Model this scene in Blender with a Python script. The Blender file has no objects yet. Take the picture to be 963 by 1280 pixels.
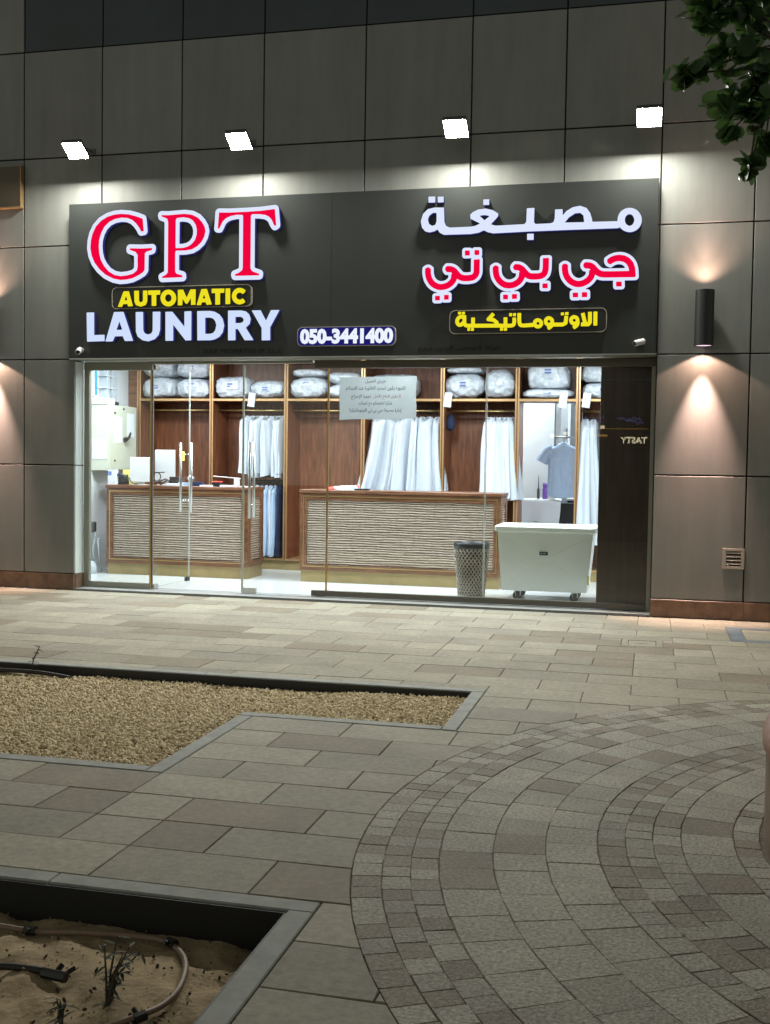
import bpy, math, random
import numpy as np
from mathutils import Vector, Matrix
random.seed(7); RNG = np.random.default_rng(11)
SC = bpy.context.scene; COL = SC.collection
R = math.radians
# ------------------------------------------------------------------ camera
cam_d = bpy.data.cameras.new('camera'); cam = bpy.data.objects.new('camera', cam_d); COL.objects.link(cam)
SC.camera = cam
cam_d.sensor_fit = 'VERTICAL'; cam_d.sensor_height = 36.0; cam_d.lens = 36.0 * 1374.76 / 1280.0
cam_d.clip_start = 0.05; cam_d.clip_end = 500
_yaw, _pit, _rol = 0.238278416, -0.0443327713, 0.0149688599
_f = Vector((-math.sin(_yaw)*math.cos(_pit), math.cos(_yaw)*math.cos(_pit), math.sin(_pit)))
_r = Vector((math.cos(_yaw), math.sin(_yaw), 0)); _u = _r.cross(_f)
_r2 = _r*math.cos(_rol) + _u*math.sin(_rol); _u2 = _u*math.cos(_rol) - _r*math.sin(_rol)
cam.matrix_world = Matrix(((_r2.x, _u2.x, -_f.x, 0.0), (_r2.y, _u2.y, -_f.y, -11.3280818), (_r2.z, _u2.z, -_f.z, 1.5), (0, 0, 0, 1)))
# ------------------------------------------------------------------ night sky, moon, exposure
W = bpy.data.worlds.new('World'); SC.world = W; W.use_nodes = True
nt = W.node_tree; nt.nodes.clear()
out = nt.nodes.new('ShaderNodeOutputWorld')
sky = nt.nodes.new('ShaderNodeTexSky'); sky.sky_type = 'NISHITA'; sky.sun_disc = False
sky.sun_elevation = R(-6); sky.sun_rotation = R(200)
b1 = nt.nodes.new('ShaderNodeBackground'); b1.inputs['Strength'].default_value = 0.05
nt.links.new(sky.outputs[0], b1.inputs['Color'])
b2 = nt.nodes.new('ShaderNodeBackground')              # city glow of the night sky
b2.inputs['Color'].default_value = (0.90, 1.0, 0.92, 1); b2.inputs['Strength'].default_value = 0.58
wtc = nt.nodes.new('ShaderNodeTexCoord'); wsp = nt.nodes.new('ShaderNodeSeparateXYZ'); wrp = nt.nodes.new('ShaderNodeValToRGB')   # brighter towards the horizon
nt.links.new(wtc.outputs['Generated'], wsp.inputs[0]); nt.links.new(wsp.outputs['Z'], wrp.inputs[0]); nt.links.new(wrp.outputs[0], b2.inputs['Color'])
wrp.color_ramp.elements[0].position = 0.0; wrp.color_ramp.elements[0].color = (0.97, 1.0, 0.85, 1)
wrp.color_ramp.elements[1].position = 0.75; wrp.color_ramp.elements[1].color = (0.068, 0.066, 0.055, 1)
ad = nt.nodes.new('ShaderNodeAddShader')
nt.links.new(b1.outputs[0], ad.inputs[0]); nt.links.new(b2.outputs[0], ad.inputs[1]); nt.links.new(ad.outputs[0], out.inputs['Surface'])
sun_d = bpy.data.lights.new('moon', 'SUN'); sun_d.energy = 0.02; sun_d.angle = R(0.5); sun_d.color = (1, 0.97, 0.9)
sun = bpy.data.objects.new('moon', sun_d); COL.objects.link(sun); sun.rotation_euler = (R(40), 0, R(-20)); sun.location = (0, -20, 30)
SC.view_settings.view_transform = 'Standard'; SC.view_settings.look = 'None'; SC.view_settings.gamma = 1.0
SC.view_settings.exposure = 0.0
try:
    SC.cycles.sample_clamp_indirect = 6.0; SC.cycles.transparent_max_bounces = 24; SC.cycles.max_bounces = 8
    SC.cycles.caustics_reflective = False; SC.cycles.caustics_refractive = False
except Exception: pass
FLOOD, ROOM, CONE_W, BEAM_W = 720.0, 50.0, 30.0, 640.0

# ------------------------------------------------------------------ helpers: materials
def lin(r, g, b): return tuple(((v/255.0)/12.92 if v <= 10 else ((v/255.0+0.055)/1.055)**2.4) for v in (r, g, b))
def mat(name, col, rough=0.6, metal=0.0, noise=None, bump=None, rand=0.0, spec=0.5, col2=None, stretch=None, coat=0.0, dirt=None):
    m = bpy.data.materials.new(name); m.use_nodes = True; n = m.node_tree; p = n.nodes['Principled BSDF']
    p.inputs['Roughness'].default_value = rough; p.inputs['Metallic'].default_value = metal
    p.inputs['Specular IOR Level'].default_value = spec; p.inputs['Coat Weight'].default_value = coat
    p.inputs['Base Color'].default_value = (*col, 1)
    tc = n.nodes.new('ShaderNodeTexCoord'); vec = tc.outputs['Object']
    if stretch:
        mp = n.nodes.new('ShaderNodeMapping'); mp.inputs['Scale'].default_value = stretch
        n.links.new(vec, mp.inputs['Vector']); vec = mp.outputs[0]
    src = None
    if noise:
        sc, amt = noise
        t = n.nodes.new('ShaderNodeTexNoise'); t.inputs['Scale'].default_value = sc; t.inputs['Detail'].default_value = 6; t.inputs['Roughness'].default_value = 0.65
        n.links.new(vec, t.inputs['Vector'])
        rp = n.nodes.new('ShaderNodeValToRGB'); c2 = col2 or tuple(c*(1-amt) for c in col); c1 = col if col2 else tuple(min(1, c*(1+amt)) for c in col)
        rp.color_ramp.elements[0].position = 0.36; rp.color_ramp.elements[1].position = 0.66
        rp.color_ramp.elements[0].color = (*c2, 1); rp.color_ramp.elements[1].color = (*c1, 1)
        n.links.new(t.outputs['Fac'], rp.inputs[0]); src = rp.outputs[0]
    if rand:
        oi = n.nodes.new('ShaderNodeObjectInfo'); mr = n.nodes.new('ShaderNodeMapRange')
        mr.inputs['To Min'].default_value = 1-rand; mr.inputs['To Max'].default_value = 1+rand
        n.links.new(oi.outputs['Random'], mr.inputs['Value'])
        mx = n.nodes.new('ShaderNodeVectorMath'); mx.operation = 'SCALE'
        if src is None: mx.inputs[0].default_value = col
        else: n.links.new(src, mx.inputs[0])
        n.links.new(mr.outputs[0], mx.inputs['Scale']); src = mx.outputs[0]
    if dirt:                                           # weathering laid over neighbouring pieces alike
        sc, lo, hi, strv = dirt
        ge = n.nodes.new('ShaderNodeNewGeometry'); mp = n.nodes.new('ShaderNodeMapping'); mp.inputs['Scale'].default_value = strv; n.links.new(ge.outputs['Position'], mp.inputs['Vector'])
        t = n.nodes.new('ShaderNodeTexNoise'); t.inputs['Scale'].default_value = sc; t.inputs['Detail'].default_value = 8; t.inputs['Roughness'].default_value = 0.7; n.links.new(mp.outputs[0], t.inputs['Vector'])
        mr = n.nodes.new('ShaderNodeMapRange'); mr.inputs['From Min'].default_value = 0.32; mr.inputs['From Max'].default_value = 0.68; mr.inputs['To Min'].default_value = lo; mr.inputs['To Max'].default_value = hi; n.links.new(t.outputs['Fac'], mr.inputs['Value'])
        mx = n.nodes.new('ShaderNodeVectorMath'); mx.operation = 'SCALE'
        if src is None: mx.inputs[0].default_value = col
        else: n.links.new(src, mx.inputs[0])
        n.links.new(mr.outputs[0], mx.inputs['Scale']); src = mx.outputs[0]
    if src is not None: n.links.new(src, p.inputs['Base Color'])
    if bump:
        sc, st, dist = bump
        t = n.nodes.new('ShaderNodeTexNoise'); t.inputs['Scale'].default_value = sc; t.inputs['Detail'].default_value = 5
        n.links.new(vec, t.inputs['Vector'])
        b = n.nodes.new('ShaderNodeBump'); b.inputs['Strength'].default_value = st; b.inputs['Distance'].default_value = dist
        n.links.new(t.outputs['Fac'], b.inputs['Height']); n.links.new(b.outputs[0], p.inputs['Normal'])
    return m
def emit(name, col, strength=1.0, front=False):
    m = bpy.data.materials.new(name); m.use_nodes = True; n = m.node_tree; n.nodes.clear()
    e = n.nodes.new('ShaderNodeEmission'); e.inputs['Color'].default_value = (*col, 1); e.inputs['Strength'].default_value = strength
    o = n.nodes.new('ShaderNodeOutputMaterial'); n.links.new(e.outputs[0], o.inputs['Surface'])
    try: m.cycles.emission_sampling = 'FRONT' if front else 'AUTO'
    except Exception: pass
    return m
def glass_mat():
    m = bpy.data.materials.new('window_glass'); m.use_nodes = True; n = m.node_tree; n.nodes.clear()
    tr = n.nodes.new('ShaderNodeBsdfTransparent'); tr.inputs['Color'].default_value = (0.965, 0.985, 0.975, 1)
    gl = n.nodes.new('ShaderNodeBsdfGlossy'); gl.inputs['Roughness'].default_value = 0.0
    lw = n.nodes.new('ShaderNodeLayerWeight'); lw.inputs['Blend'].default_value = 0.5     # Schlick's curve, the same from both sides of a thin pane
    pw = n.nodes.new('ShaderNodeMath'); pw.operation = 'POWER'; pw.inputs[1].default_value = 5.0; n.links.new(lw.outputs['Facing'], pw.inputs[0])
    fr = n.nodes.new('ShaderNodeMath'); fr.operation = 'MULTIPLY_ADD'; fr.inputs[1].default_value = 0.95; fr.inputs[2].default_value = 0.04; n.links.new(pw.outputs[0], fr.inputs[0])
    mx = n.nodes.new('ShaderNodeMixShader'); o = n.nodes.new('ShaderNodeOutputMaterial')
    n.links.new(fr.outputs[0], mx.inputs[0]); n.links.new(tr.outputs[0], mx.inputs[1]); n.links.new(gl.outputs[0], mx.inputs[2]); n.links.new(mx.outputs[0], o.inputs['Surface'])
    return m
M = {}
M['panel'] = mat('aluminium_cladding', (0.204, 0.210, 0.197), 0.50, 0.15, noise=(1.3, 0.05), bump=(1.6, 0.014, 0.05), rand=0.06, dirt=(1.5, .87, 1.07, (3.2, 1, .4)))
M['reveal'] = mat('pale_reveal', (0.60, 0.64, 0.61), 0.5)  # paler than the cladding panels
M['joint'] = mat('joint_rubber', (0.012, 0.011, 0.010), 0.8)
M['top_band'] = mat('dark_top_band', (0.020, 0.032, 0.040), 0.18, 0.0, noise=(0.8, 0.2))  # darker, glossier panels of the top rows
M['plinth'] = mat('brown_marble', (0.20, 0.125, 0.08), 0.3, noise=(7, 0.5), col2=(0.10, 0.055, 0.035), bump=(30, 0.05, 0.01))
M['board'] = mat('sign_board_panel', (0.031, 0.035, 0.034), 0.36, 0.1, noise=(2, 0.06))
M['frame'] = mat('grey_window_frame', (0.30, 0.30, 0.25), 0.4, 0.1)
M['darkbar'] = mat('dark_bronze_rail', (0.12, 0.108, 0.085), 0.4, 0.1)
M['steel'] = mat('brushed_steel', (0.55, 0.55, 0.53), 0.28, 1.0, stretch=(40, 40, 1), noise=(4, 0.08))
M['chrome'] = mat('polished_chrome', (0.7, 0.7, 0.7), 0.1, 1.0)
M['brass'] = mat('gold_trim', (0.55, 0.38, 0.16), 0.3, 0.85)
M['copper'] = mat('copper_gold_edge', (0.60, 0.36, 0.17), 0.32, 0.7)
M['glass'] = glass_mat()
M['glass_edge'] = mat('polished_glass_edge', (0.62, 0.66, 0.60), 0.2)
M['wood'] = mat('dark_walnut_laminate', (0.190, 0.066, 0.028), 0.42, noise=(3.2, 0.4), stretch=(7, 7, 0.8), bump=(14, 0.03, 0.01))
M['wood2'] = mat('counter_walnut', (0.175, 0.075, 0.038), 0.35, noise=(3.5, 0.4), stretch=(0.8, 6, 6))
M['ebony'] = mat('dark_brown_panel', (0.060, 0.036, 0.026), 0.4, noise=(2, 0.3), stretch=(6, 6, 0.6))
M['kick'] = mat('gold_brown_kickboard', (0.31, 0.23, 0.10), 0.4, 0.2, noise=(4, 0.12))
M['groove'] = mat('groove_shade_brown', (0.20, 0.13, 0.09), 0.55)  # shade between the wave panel ridges, put into the colour
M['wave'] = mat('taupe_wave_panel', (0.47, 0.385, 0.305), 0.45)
M['white_wall'] = mat('white_painted_wall', (0.72, 0.74, 0.76), 0.7, noise=(2, 0.03))
M['ceiling'] = mat('white_ceiling', (0.75, 0.75, 0.74), 0.8)
M['shop_floor'] = mat('white_glossy_floor_tile', (0.70, 0.72, 0.72), 0.16, noise=(1.2, 0.03))
M['marble'] = mat('pale_threshold_stone', (0.36, 0.37, 0.36), 0.35, noise=(5, 0.1))
M['cab'] = mat('cream_metal_cabinet', (0.50, 0.51, 0.42), 0.45)
M['cab2'] = mat('grey_metal_trunking', (0.42, 0.46, 0.5), 0.5)
M['paper'] = mat('white_paper', (0.66, 0.69, 0.72), 0.8, bump=(9, 0.15, 0.01))
M['notice'] = mat('crumpled_notice_paper', (0.40, 0.42, 0.42), 0.85, noise=(5, 0.08), bump=(7, 0.5, 0.02))
_n = M['notice'].node_tree; _tl = _n.nodes.new('ShaderNodeBsdfTranslucent'); _tl.inputs['Color'].default_value = (.36, .39, .40, 1); _mx = _n.nodes.new('ShaderNodeMixShader'); _mx.inputs[0].default_value = .45
_n.links.new(_n.nodes['Principled BSDF'].outputs[0], _mx.inputs[1]); _n.links.new(_tl.outputs[0], _mx.inputs[2]); _n.links.new(_mx.outputs[0], _n.nodes['Material Output'].inputs['Surface'])
M['ink'] = mat('black_ink', (0.012, 0.012, 0.013), 0.7)
M['redink'] = mat('red_ink', (0.45, 0.03, 0.03), 0.7)
M['blueink'] = mat('blue_print', (0.12, 0.18, 0.45), 0.6)
M['black'] = mat('black_plastic', (0.014, 0.015, 0.017), 0.4)
M['navy'] = mat('navy_fabric', (0.012, 0.02, 0.06), 0.85)
M['yellow'] = mat('yellow_paper', (0.75, 0.68, 0.18), 0.7)
M['red'] = mat('red_plastic', (0.65, 0.06, 0.03), 0.4)
M['white_plastic'] = mat('white_plastic', (0.60, 0.61, 0.62), 0.4)
M['bin'] = mat('cream_plastic_bin', (0.84, 0.86, 0.80), 0.38, noise=(3, 0.02))
M['bag'] = mat('white_plastic_wrapped_bedding', (0.70, 0.73, 0.78), 0.30, noise=(13, 0.3), col2=(0.46, 0.50, 0.57), bump=(9, 1.0, 0.06), coat=0.3)
M['robe'] = mat('white_cotton', (0.56, 0.60, 0.66), 0.85, bump=(60, 0.06, 0.005), rand=0.17)
M['grey_cloth'] = mat('pale_grey_cotton', (0.45, 0.48, 0.52), 0.85, rand=0.08)
M['blue_cloth'] = mat('light_blue_cotton', (0.40, 0.53, 0.72), 0.85, noise=(12, 0.06))
M['lilac'] = mat('purple_plastic', (0.22, 0.10, 0.42), 0.35)
M['kerb'] = mat('pale_concrete_kerb', (0.29, 0.30, 0.28), 0.75, noise=(9, 0.16), bump=(60, 0.2, 0.006))
M['inner_face'] = mat('black_inner_face', (0.012, 0.012, 0.011), 0.6)  # near-black face on the inner side of the bed kerbs
M['bed2'] = mat('jointing_mortar', (0.195, 0.178, 0.14), 0.95, noise=(40, 0.4), dirt=(3, .6, 1.2, (1, 1, 1)))
M['bed'] = mat('paving_joint_sand', (0.115, 0.106, 0.085), 0.95, noise=(40, 0.3))
M['slab'] = [mat('paving_slab_pale', (0.312, 0.288, 0.222), 0.72, noise=(30, 0.17), bump=(110, 0.35, 0.005), rand=0.09, dirt=(2.6, .80, 1.12, (1, 1, 1))),
             mat('paving_slab_grey', (0.267, 0.246, 0.190), 0.72, noise=(30, 0.17), bump=(110, 0.35, 0.005), rand=0.09, dirt=(2.6, .80, 1.12, (1, 1, 1))),
             mat('paving_slab_brown', (0.215, 0.182, 0.131), 0.72, noise=(30, 0.17), bump=(110, 0.35, 0.005), rand=0.09, dirt=(2.6, .80, 1.12, (1, 1, 1)))]
M['sett'] = [mat('granite_grey', (0.345, 0.328, 0.268), 0.7, noise=(70, 0.42), bump=(90, 0.6, 0.009), rand=0.10, dirt=(2.2, .74, 1.14, (1, 1, 1))),
             mat('granite_brown', (0.225, 0.194, 0.146), 0.7, noise=(70, 0.42), bump=(90, 0.6, 0.009), rand=0.10, dirt=(2.2, .74, 1.14, (1, 1, 1))),
             mat('granite_mid', (0.292, 0.273, 0.222), 0.7, noise=(70, 0.42), bump=(90, 0.6, 0.009), rand=0.10, dirt=(2.2, .74, 1.14, (1, 1, 1)))]
M['gravel'] = mat('cream_gravel', (0.82, 0.71, 0.49), 0.85, noise=(40, 0.6), col2=(0.48, 0.38, 0.23))
M['gravel_bed'] = mat('gravel_bed', (0.28, 0.21, 0.115), 0.95, noise=(50, 0.4))
M['sand'] = mat('desert_sand', (0.52, 0.40, 0.245), 0.95, noise=(6, 0.3), col2=(0.27, 0.20, 0.115), bump=(55, 0.5, 0.012))
M['clod'] = mat('dark_soil_clod', (0.06, 0.04, 0.022), 0.95)
M['hose'] = mat('brown_irrigation_pipe', (0.25, 0.17, 0.125), 0.5, noise=(12, 0.15))
M['pipe'] = mat('black_drip_pipe', (0.02, 0.017, 0.014), 0.55)
M['leafw'] = mat('weed_leaf', (0.040, 0.048, 0.022), 0.7, noise=(20, 0.3))
M['stem'] = mat('weed_stem', (0.06, 0.05, 0.03), 0.8)
M['leaf'] = mat('tree_leaf', (0.065, 0.125, 0.045), 0.33, noise=(3, 0.4), col2=(0.035, 0.075, 0.035))
_n = M['leaf'].node_tree; _tl = _n.nodes.new('ShaderNodeBsdfTranslucent'); _tl.inputs['Color'].default_value = (.10, .19, .05, 1); _mx = _n.nodes.new('ShaderNodeMixShader'); _mx.inputs[0].default_value = .4
_n.links.new(_n.nodes['Principled BSDF'].outputs[0], _mx.inputs[1]); _n.links.new(_tl.outputs[0], _mx.inputs[2]); _n.links.new(_mx.outputs[0], _n.nodes['Material Output'].inputs['Surface'])
M['bark'] = mat('tree_bark', (0.13, 0.10, 0.075), 0.9, noise=(14, 0.35), bump=(20, 0.6, 0.03))
M['terra'] = mat('terracotta_rim', (0.30, 0.15, 0.105), 0.5, noise=(9, 0.12))
M['terra2'] = mat('planter_render', (0.22, 0.16, 0.115), 0.65, noise=(9, 0.15))
M['lampblack'] = mat('black_lamp_body', (0.010, 0.012, 0.012), 0.45)
M['grey_metal'] = mat('grey_lamp_housing', (0.10, 0.10, 0.10), 0.5, 0.4)
M['vent'] = mat('beige_vent_grille', (0.33, 0.30, 0.25), 0.5)
M['dark'] = mat('deep_dark', (0.008, 0.008, 0.008), 0.8)
M['asphalt'] = mat('asphalt', (0.05, 0.05, 0.048), 0.9, noise=(30, 0.25))
M['conc'] = mat('dark_concrete_wall', (0.08, 0.08, 0.078), 0.85, noise=(2, 0.1))
M['blind'] = mat('faint_black_lettering', (0.006, 0.007, 0.007), 0.6)
M['basket'] = mat('woven_grey_plastic', (0.36, 0.31, 0.25), 0.35, 0.2)
M['shade'] = mat('dark_grey_fabric', (0.05, 0.055, 0.07), 0.9)
M['tan'] = mat('lit_edge_tan', (0.26, 0.17, 0.075), 0.5, 0.3)  # sign box edge, the light on it put into the colour
M['brown_box'] = mat('brown_sign_face', (0.07, 0.055, 0.035), 0.5)
E_ = {}
E_['flood'] = emit('floodlight_led', (1.0, 0.982, 0.88), FLOOD, True)
E_['room'] = emit('ceiling_led_panel', (0.86, 0.95, 1.0), ROOM, True)
E_['white'] = emit('lit_white_acrylic', lin(222, 231, 254))
E_['white2'] = emit('lit_white_face', lin(208, 223, 252))
E_['red'] = emit('lit_red_acrylic', lin(241, 4, 62))
E_['yellow'] = emit('lit_yellow_acrylic', lin(238, 224, 36))
E_['side'] = emit('lit_letter_side', lin(62, 62, 150), 0.5)
E_['yside'] = emit('lit_yellow_side', lin(90, 80, 10), 0.35)
E_['phone'] = emit('lit_phone_digits', lin(236, 243, 255))
E_['cyan'] = emit('cyan_led', lin(100, 215, 255), 1.1)
E_['sconce'] = emit('warm_lamp_lens', (1.0, 0.72, 0.85), 1.3, True)
E_['neon_y'] = emit('neon_cream', (1.0, 0.86, 0.55), 7.0)
E_['neon_b'] = emit('neon_blue', (0.3, 0.35, 0.9), 1.7)
E_['neon_o'] = emit('neon_amber', (1.0, 0.55, 0.08), 2.2)

# ------------------------------------------------------------------ helpers: objects
WL = {}                                               # world location of every thing's base
def tag(o, label=None, cat=None, group=None, kind=None):
    if label: o['label'] = label
    if cat: o['category'] = cat
    if group: o['group'] = group
    if kind: o['kind'] = kind
    return o
def thing(name, label, cat, loc=(0, 0, 0), group=None, rotz=0):
    o = bpy.data.objects.new(name, None); COL.objects.link(o); o.location = loc; o.rotation_euler = (0, 0, rotz)
    o.empty_display_size = 0.1
    WL[o] = Vector(loc); return tag(o, label, cat, group)
def link(name, me, mats, parent=None, loc=(0, 0, 0)):
    for m in (mats if isinstance(mats, (list, tuple)) else [mats]):
        if m.name not in [x.name for x in me.materials if x]: me.materials.append(m)
    o = bpy.data.objects.new(name, me); COL.objects.link(o)
    o.location = loc
    if parent is not None: o.parent = parent; WL[o] = WL.get(parent, Vector())
    else: WL[o] = Vector(loc)
    return o
class MB:
    def __init__(s): s.v = []; s.f = []; s.mi = []
    def add(s, vs, fs, mi=0):
        b = len(s.v); s.v += [tuple(v) for v in vs]; s.f += [tuple(i+b for i in f) for f in fs]; s.mi += [mi]*len(fs); return s
    def box(s, x0, x1, y0, y1, z0, z1, mi=0, c=0.0):
        if c <= 0:
            return s.add([(x0,y0,z0),(x1,y0,z0),(x1,y1,z0),(x0,y1,z0),(x0,y0,z1),(x1,y0,z1),(x1,y1,z1),(x0,y1,z1)],
                  [(0,3,2,1),(4,5,6,7),(0,1,5,4),(1,2,6,5),(2,3,7,6),(3,0,4,7)], mi)
        v = []; q = [(x0,x1),(y0,y1),(z0,z1)]; idx = {}
        for a in range(3):
            for sx in (0,1):
                for sy in (0,1):
                    for sz in (0,1):
                        p = [q[0][sx], q[1][sy], q[2][sz]]; sg = (sx, sy, sz)
                        for k in range(3):
                            if k != a: p[k] += c if sg[k] == 0 else -c
                        idx[(a, sg)] = len(v); v.append(tuple(p))
        f = []
        for a in range(3):
            for e in (0,1):
                o = [k for k in range(3) if k != a]; lp = []
                for (i, j) in ((0,0),(1,0),(1,1),(0,1)):
                    sg = [0,0,0]; sg[a] = e; sg[o[0]] = i; sg[o[1]] = j; lp.append(idx[(a, tuple(sg))])
                if (e == 1) != (a == 1): f.append(tuple(lp))
                else: f.append(tuple(reversed(lp)))
        for a in range(3):
            b, d = [k for k in range(3) if k != a]
            for i in (0,1):
                for j in (0,1):
                    s0=[0,0,0]; s1=[0,0,0]; s0[b]=s1[b]=i; s0[d]=s1[d]=j; s1[a]=1; s0=tuple(s0); s1=tuple(s1)
                    f.append((idx[(b,s0)], idx[(b,s1)], idx[(d,s1)], idx[(d,s0)]))
        for sx in (0,1):
            for sy in (0,1):
                for sz in (0,1): f.append(tuple(idx[(a,(sx,sy,sz))] for a in range(3)))
        return s.add(v, f, mi)
    def tube(s, pts, r, n=8, mi=0, cap=True):
        pts = [Vector(p) for p in pts]; rs = r if isinstance(r, (list, tuple)) else [r]*len(pts); vs = []; prev = None
        for i, p in enumerate(pts):
            d = (pts[min(i+1, len(pts)-1)] - pts[max(i-1, 0)]).normalized()
            a = prev if prev is not None else (Vector((0,0,1)) if abs(d.z) < 0.9 else Vector((1,0,0)))
            x = (a - d*a.dot(d)).normalized(); y = d.cross(x); prev = x
            vs += [p + (x*math.cos(2*math.pi*k/n) + y*math.sin(2*math.pi*k/n))*rs[i] for k in range(n)]
        fs = [(i*n+k, i*n+(k+1)%n, (i+1)*n+(k+1)%n, (i+1)*n+k) for i in range(len(pts)-1) for k in range(n)]
        if cap: fs += [tuple(reversed(range(n))), tuple((len(pts)-1)*n+k for k in range(n))]
        return s.add(vs, fs, mi)
    def lathe(s, prof, cx, cy, n=32, mi=0, cap=False):
        vs = [(cx + r*math.cos(2*math.pi*k/n), cy + r*math.sin(2*math.pi*k/n), z) for r, z in prof for k in range(n)]
        fs = [(i*n+k, i*n+(k+1)%n, (i+1)*n+(k+1)%n, (i+1)*n+k) for i in range(len(prof)-1) for k in range(n)]
        if cap: fs += [tuple(reversed(range(n))), tuple((len(prof)-1)*n+k for k in range(n))]
        return s.add(vs, fs, mi)
    def slab(s, poly, z0, z1, c=0.003, mi=0):                 # polygon (ccw) prism with an eased top edge
        n = len(poly); cx = sum(p[0] for p in poly)/n; cy = sum(p[1] for p in poly)/n
        ins = []
        for i in range(n):
            dx, dy = cx-poly[i][0], cy-poly[i][1]; l = math.hypot(dx, dy) or 1
            ins.append((poly[i][0]+dx/l*c*1.4, poly[i][1]+dy/l*c*1.4))
        vs = [(p[0], p[1], z0) for p in poly] + [(p[0], p[1], z1-c) for p in poly] + [(p[0], p[1], z1) for p in ins]
        fs = [tuple(range(2*n, 3*n))]
        for k in (0, n): fs += [(k+i, k+(i+1)%n, k+n+(i+1)%n, k+n+i) for i in range(n)]
        return s.add(vs, fs, mi)
    def build(s, name, mats, parent=None, loc=(0, 0, 0), smooth=False, local=False):
        me = bpy.data.meshes.new(name)
        off = Vector((0,0,0)) if local else (WL.get(parent, Vector()) + Vector(loc) if parent is not None else Vector(loc))
        me.from_pydata([(v[0]-off.x, v[1]-off.y, v[2]-off.z) for v in s.v], [], s.f)
        mats = mats if isinstance(mats, (list, tuple)) else [mats]
        for m in mats: me.materials.append(m)
        if len(mats) > 1: me.polygons.foreach_set('material_index', s.mi)
        if smooth: me.polygons.foreach_set('use_smooth', [True]*len(s.f))
        me.update()
        o = bpy.data.objects.new(name, me); COL.objects.link(o); o.location = loc
        if parent is not None: o.parent = parent; WL[o] = WL.get(parent, Vector()) + Vector(loc)
        else: WL[o] = Vector(loc)
        return o
def part(name, m, parent, *boxes, c=0.0, smooth=False):
    b = MB()
    for q in boxes: b.box(*q, c=c)
    return b.build(name, m, parent, smooth=smooth)
def copy_tree(o, loc=None, parent=None):
    c = o.copy(); COL.objects.link(c)
    if parent is not None: c.parent = parent
    if loc is not None: c.location = loc; WL[c] = Vector(loc)
    for ch in list(o.children): copy_tree(ch, None, c)
    return c
def big_mesh(name, V, F, m, smooth=False):
    me = bpy.data.meshes.new(name); V = np.asarray(V, np.float32); F = np.asarray(F, np.int32); k = F.shape[1]
    me.vertices.add(len(V)); me.vertices.foreach_set('co', V.ravel())
    me.loops.add(F.size); me.loops.foreach_set('vertex_index', F.ravel())
    me.polygons.add(len(F)); me.polygons.foreach_set('loop_start', np.arange(0, F.size, k, dtype=np.int32))
    try: me.polygons.foreach_set('loop_total', np.full(len(F), k, np.int32))
    except Exception: pass
    if smooth: me.polygons.foreach_set('use_smooth', np.ones(len(F), bool))
    me.update(calc_edges=True); me.validate(); me.materials.append(m); return me
def grid_faces(nu, nv, wrap=False):
    i, j = np.meshgrid(np.arange(nu if wrap else nu-1), np.arange(nv-1), indexing='ij'); i2 = (i+1) % nu
    return np.stack([i*nv+j, i2*nv+j, i2*nv+j+1, i*nv+j+1], -1).reshape(-1, 4)
def vnoise(p, seed=0):                                 # smooth pseudo-noise of points (n,k)
    g = np.random.default_rng(seed); o = 0
    for k in range(7):
        d = g.normal(size=p.shape[1])*(1+0.55*k); o = o + np.sin(p@d + g.uniform(0, 6.28))/(1+0.55*k)
    return o/2.6
# ================================================================== THE GROUND
gb = MB(); gb.box(-60, 60, -75, 40, -0.9, -0.45); gb = gb.build('ground', M['asphalt']); tag(gb, kind='structure')
# ================================================================== THE BUILDING
bld = thing('shop_building', 'grey metal clad facade with a laundry shopfront at street level', 'building', (-3.2, 0.1, 0))
XS = [-11.9, -10.9, -9.95, -9.0, -8.0, -7.035, -6.063, -5.105, -4.158, -3.03, -1.902, -0.944, 0.006, 0.894, 1.80, 2.72, 3.64, 4.6]
ZS = [0.183, 1.424, 2.623, 3.9, 4.888, 6.081, 7.30, 8.60]
OL, OR, OT, SY = -6.40, 0.006, 2.61, 0.245              # shop opening and the glazing plane
J = 0.0075
for i in range(len(XS)-1):
    for k in range(len(ZS)-1):
        x0, x1, z0, z1 = XS[i], XS[i+1], ZS[k], ZS[k+1]
        if k < 2:
            if x0 >= OL and x1 <= OR + .01: continue
            if x0 < OL < x1: x1 = OL + J
        up = k >= 5 and x0 > -7.1
        b = MB(); b.box(x0+J, x1-J, 0.0 if not up else 0.012, 0.03, z0+J, z1-J, c=0.0025)
        b.build('top_band_panel' if up else 'cladding_panel', M['top_band' if up else 'panel'], bld)
b = MB()                                               # the dark wall the panels hang on
b.box(-11.9, OL-0.012, 0.031, 0.24, 0, 8.6); b.box(OR+0.003, 4.6, 0.031, 0.24, 0, 8.6); b.box(OL-0.012, OR+0.003, 0.031, 0.24, 2.64, 8.6)
b.build('backing_wall', M['joint'], bld)
for x0, x1 in [(-11.9, -10.3), (-10.3, -9.1), (-9.1, -7.9), (-7.9, -7.0), (-7.0, OL), (OR, 0.9), (0.9, 1.8), (1.8, 2.9), (2.9, 4.6)]:
    b = MB(); b.box(x0+0.001, x1-0.001, -0.004, 0.03, 0.0, 0.178, c=0.002); b.build('plinth_tile', M['plinth'], bld)
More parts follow.
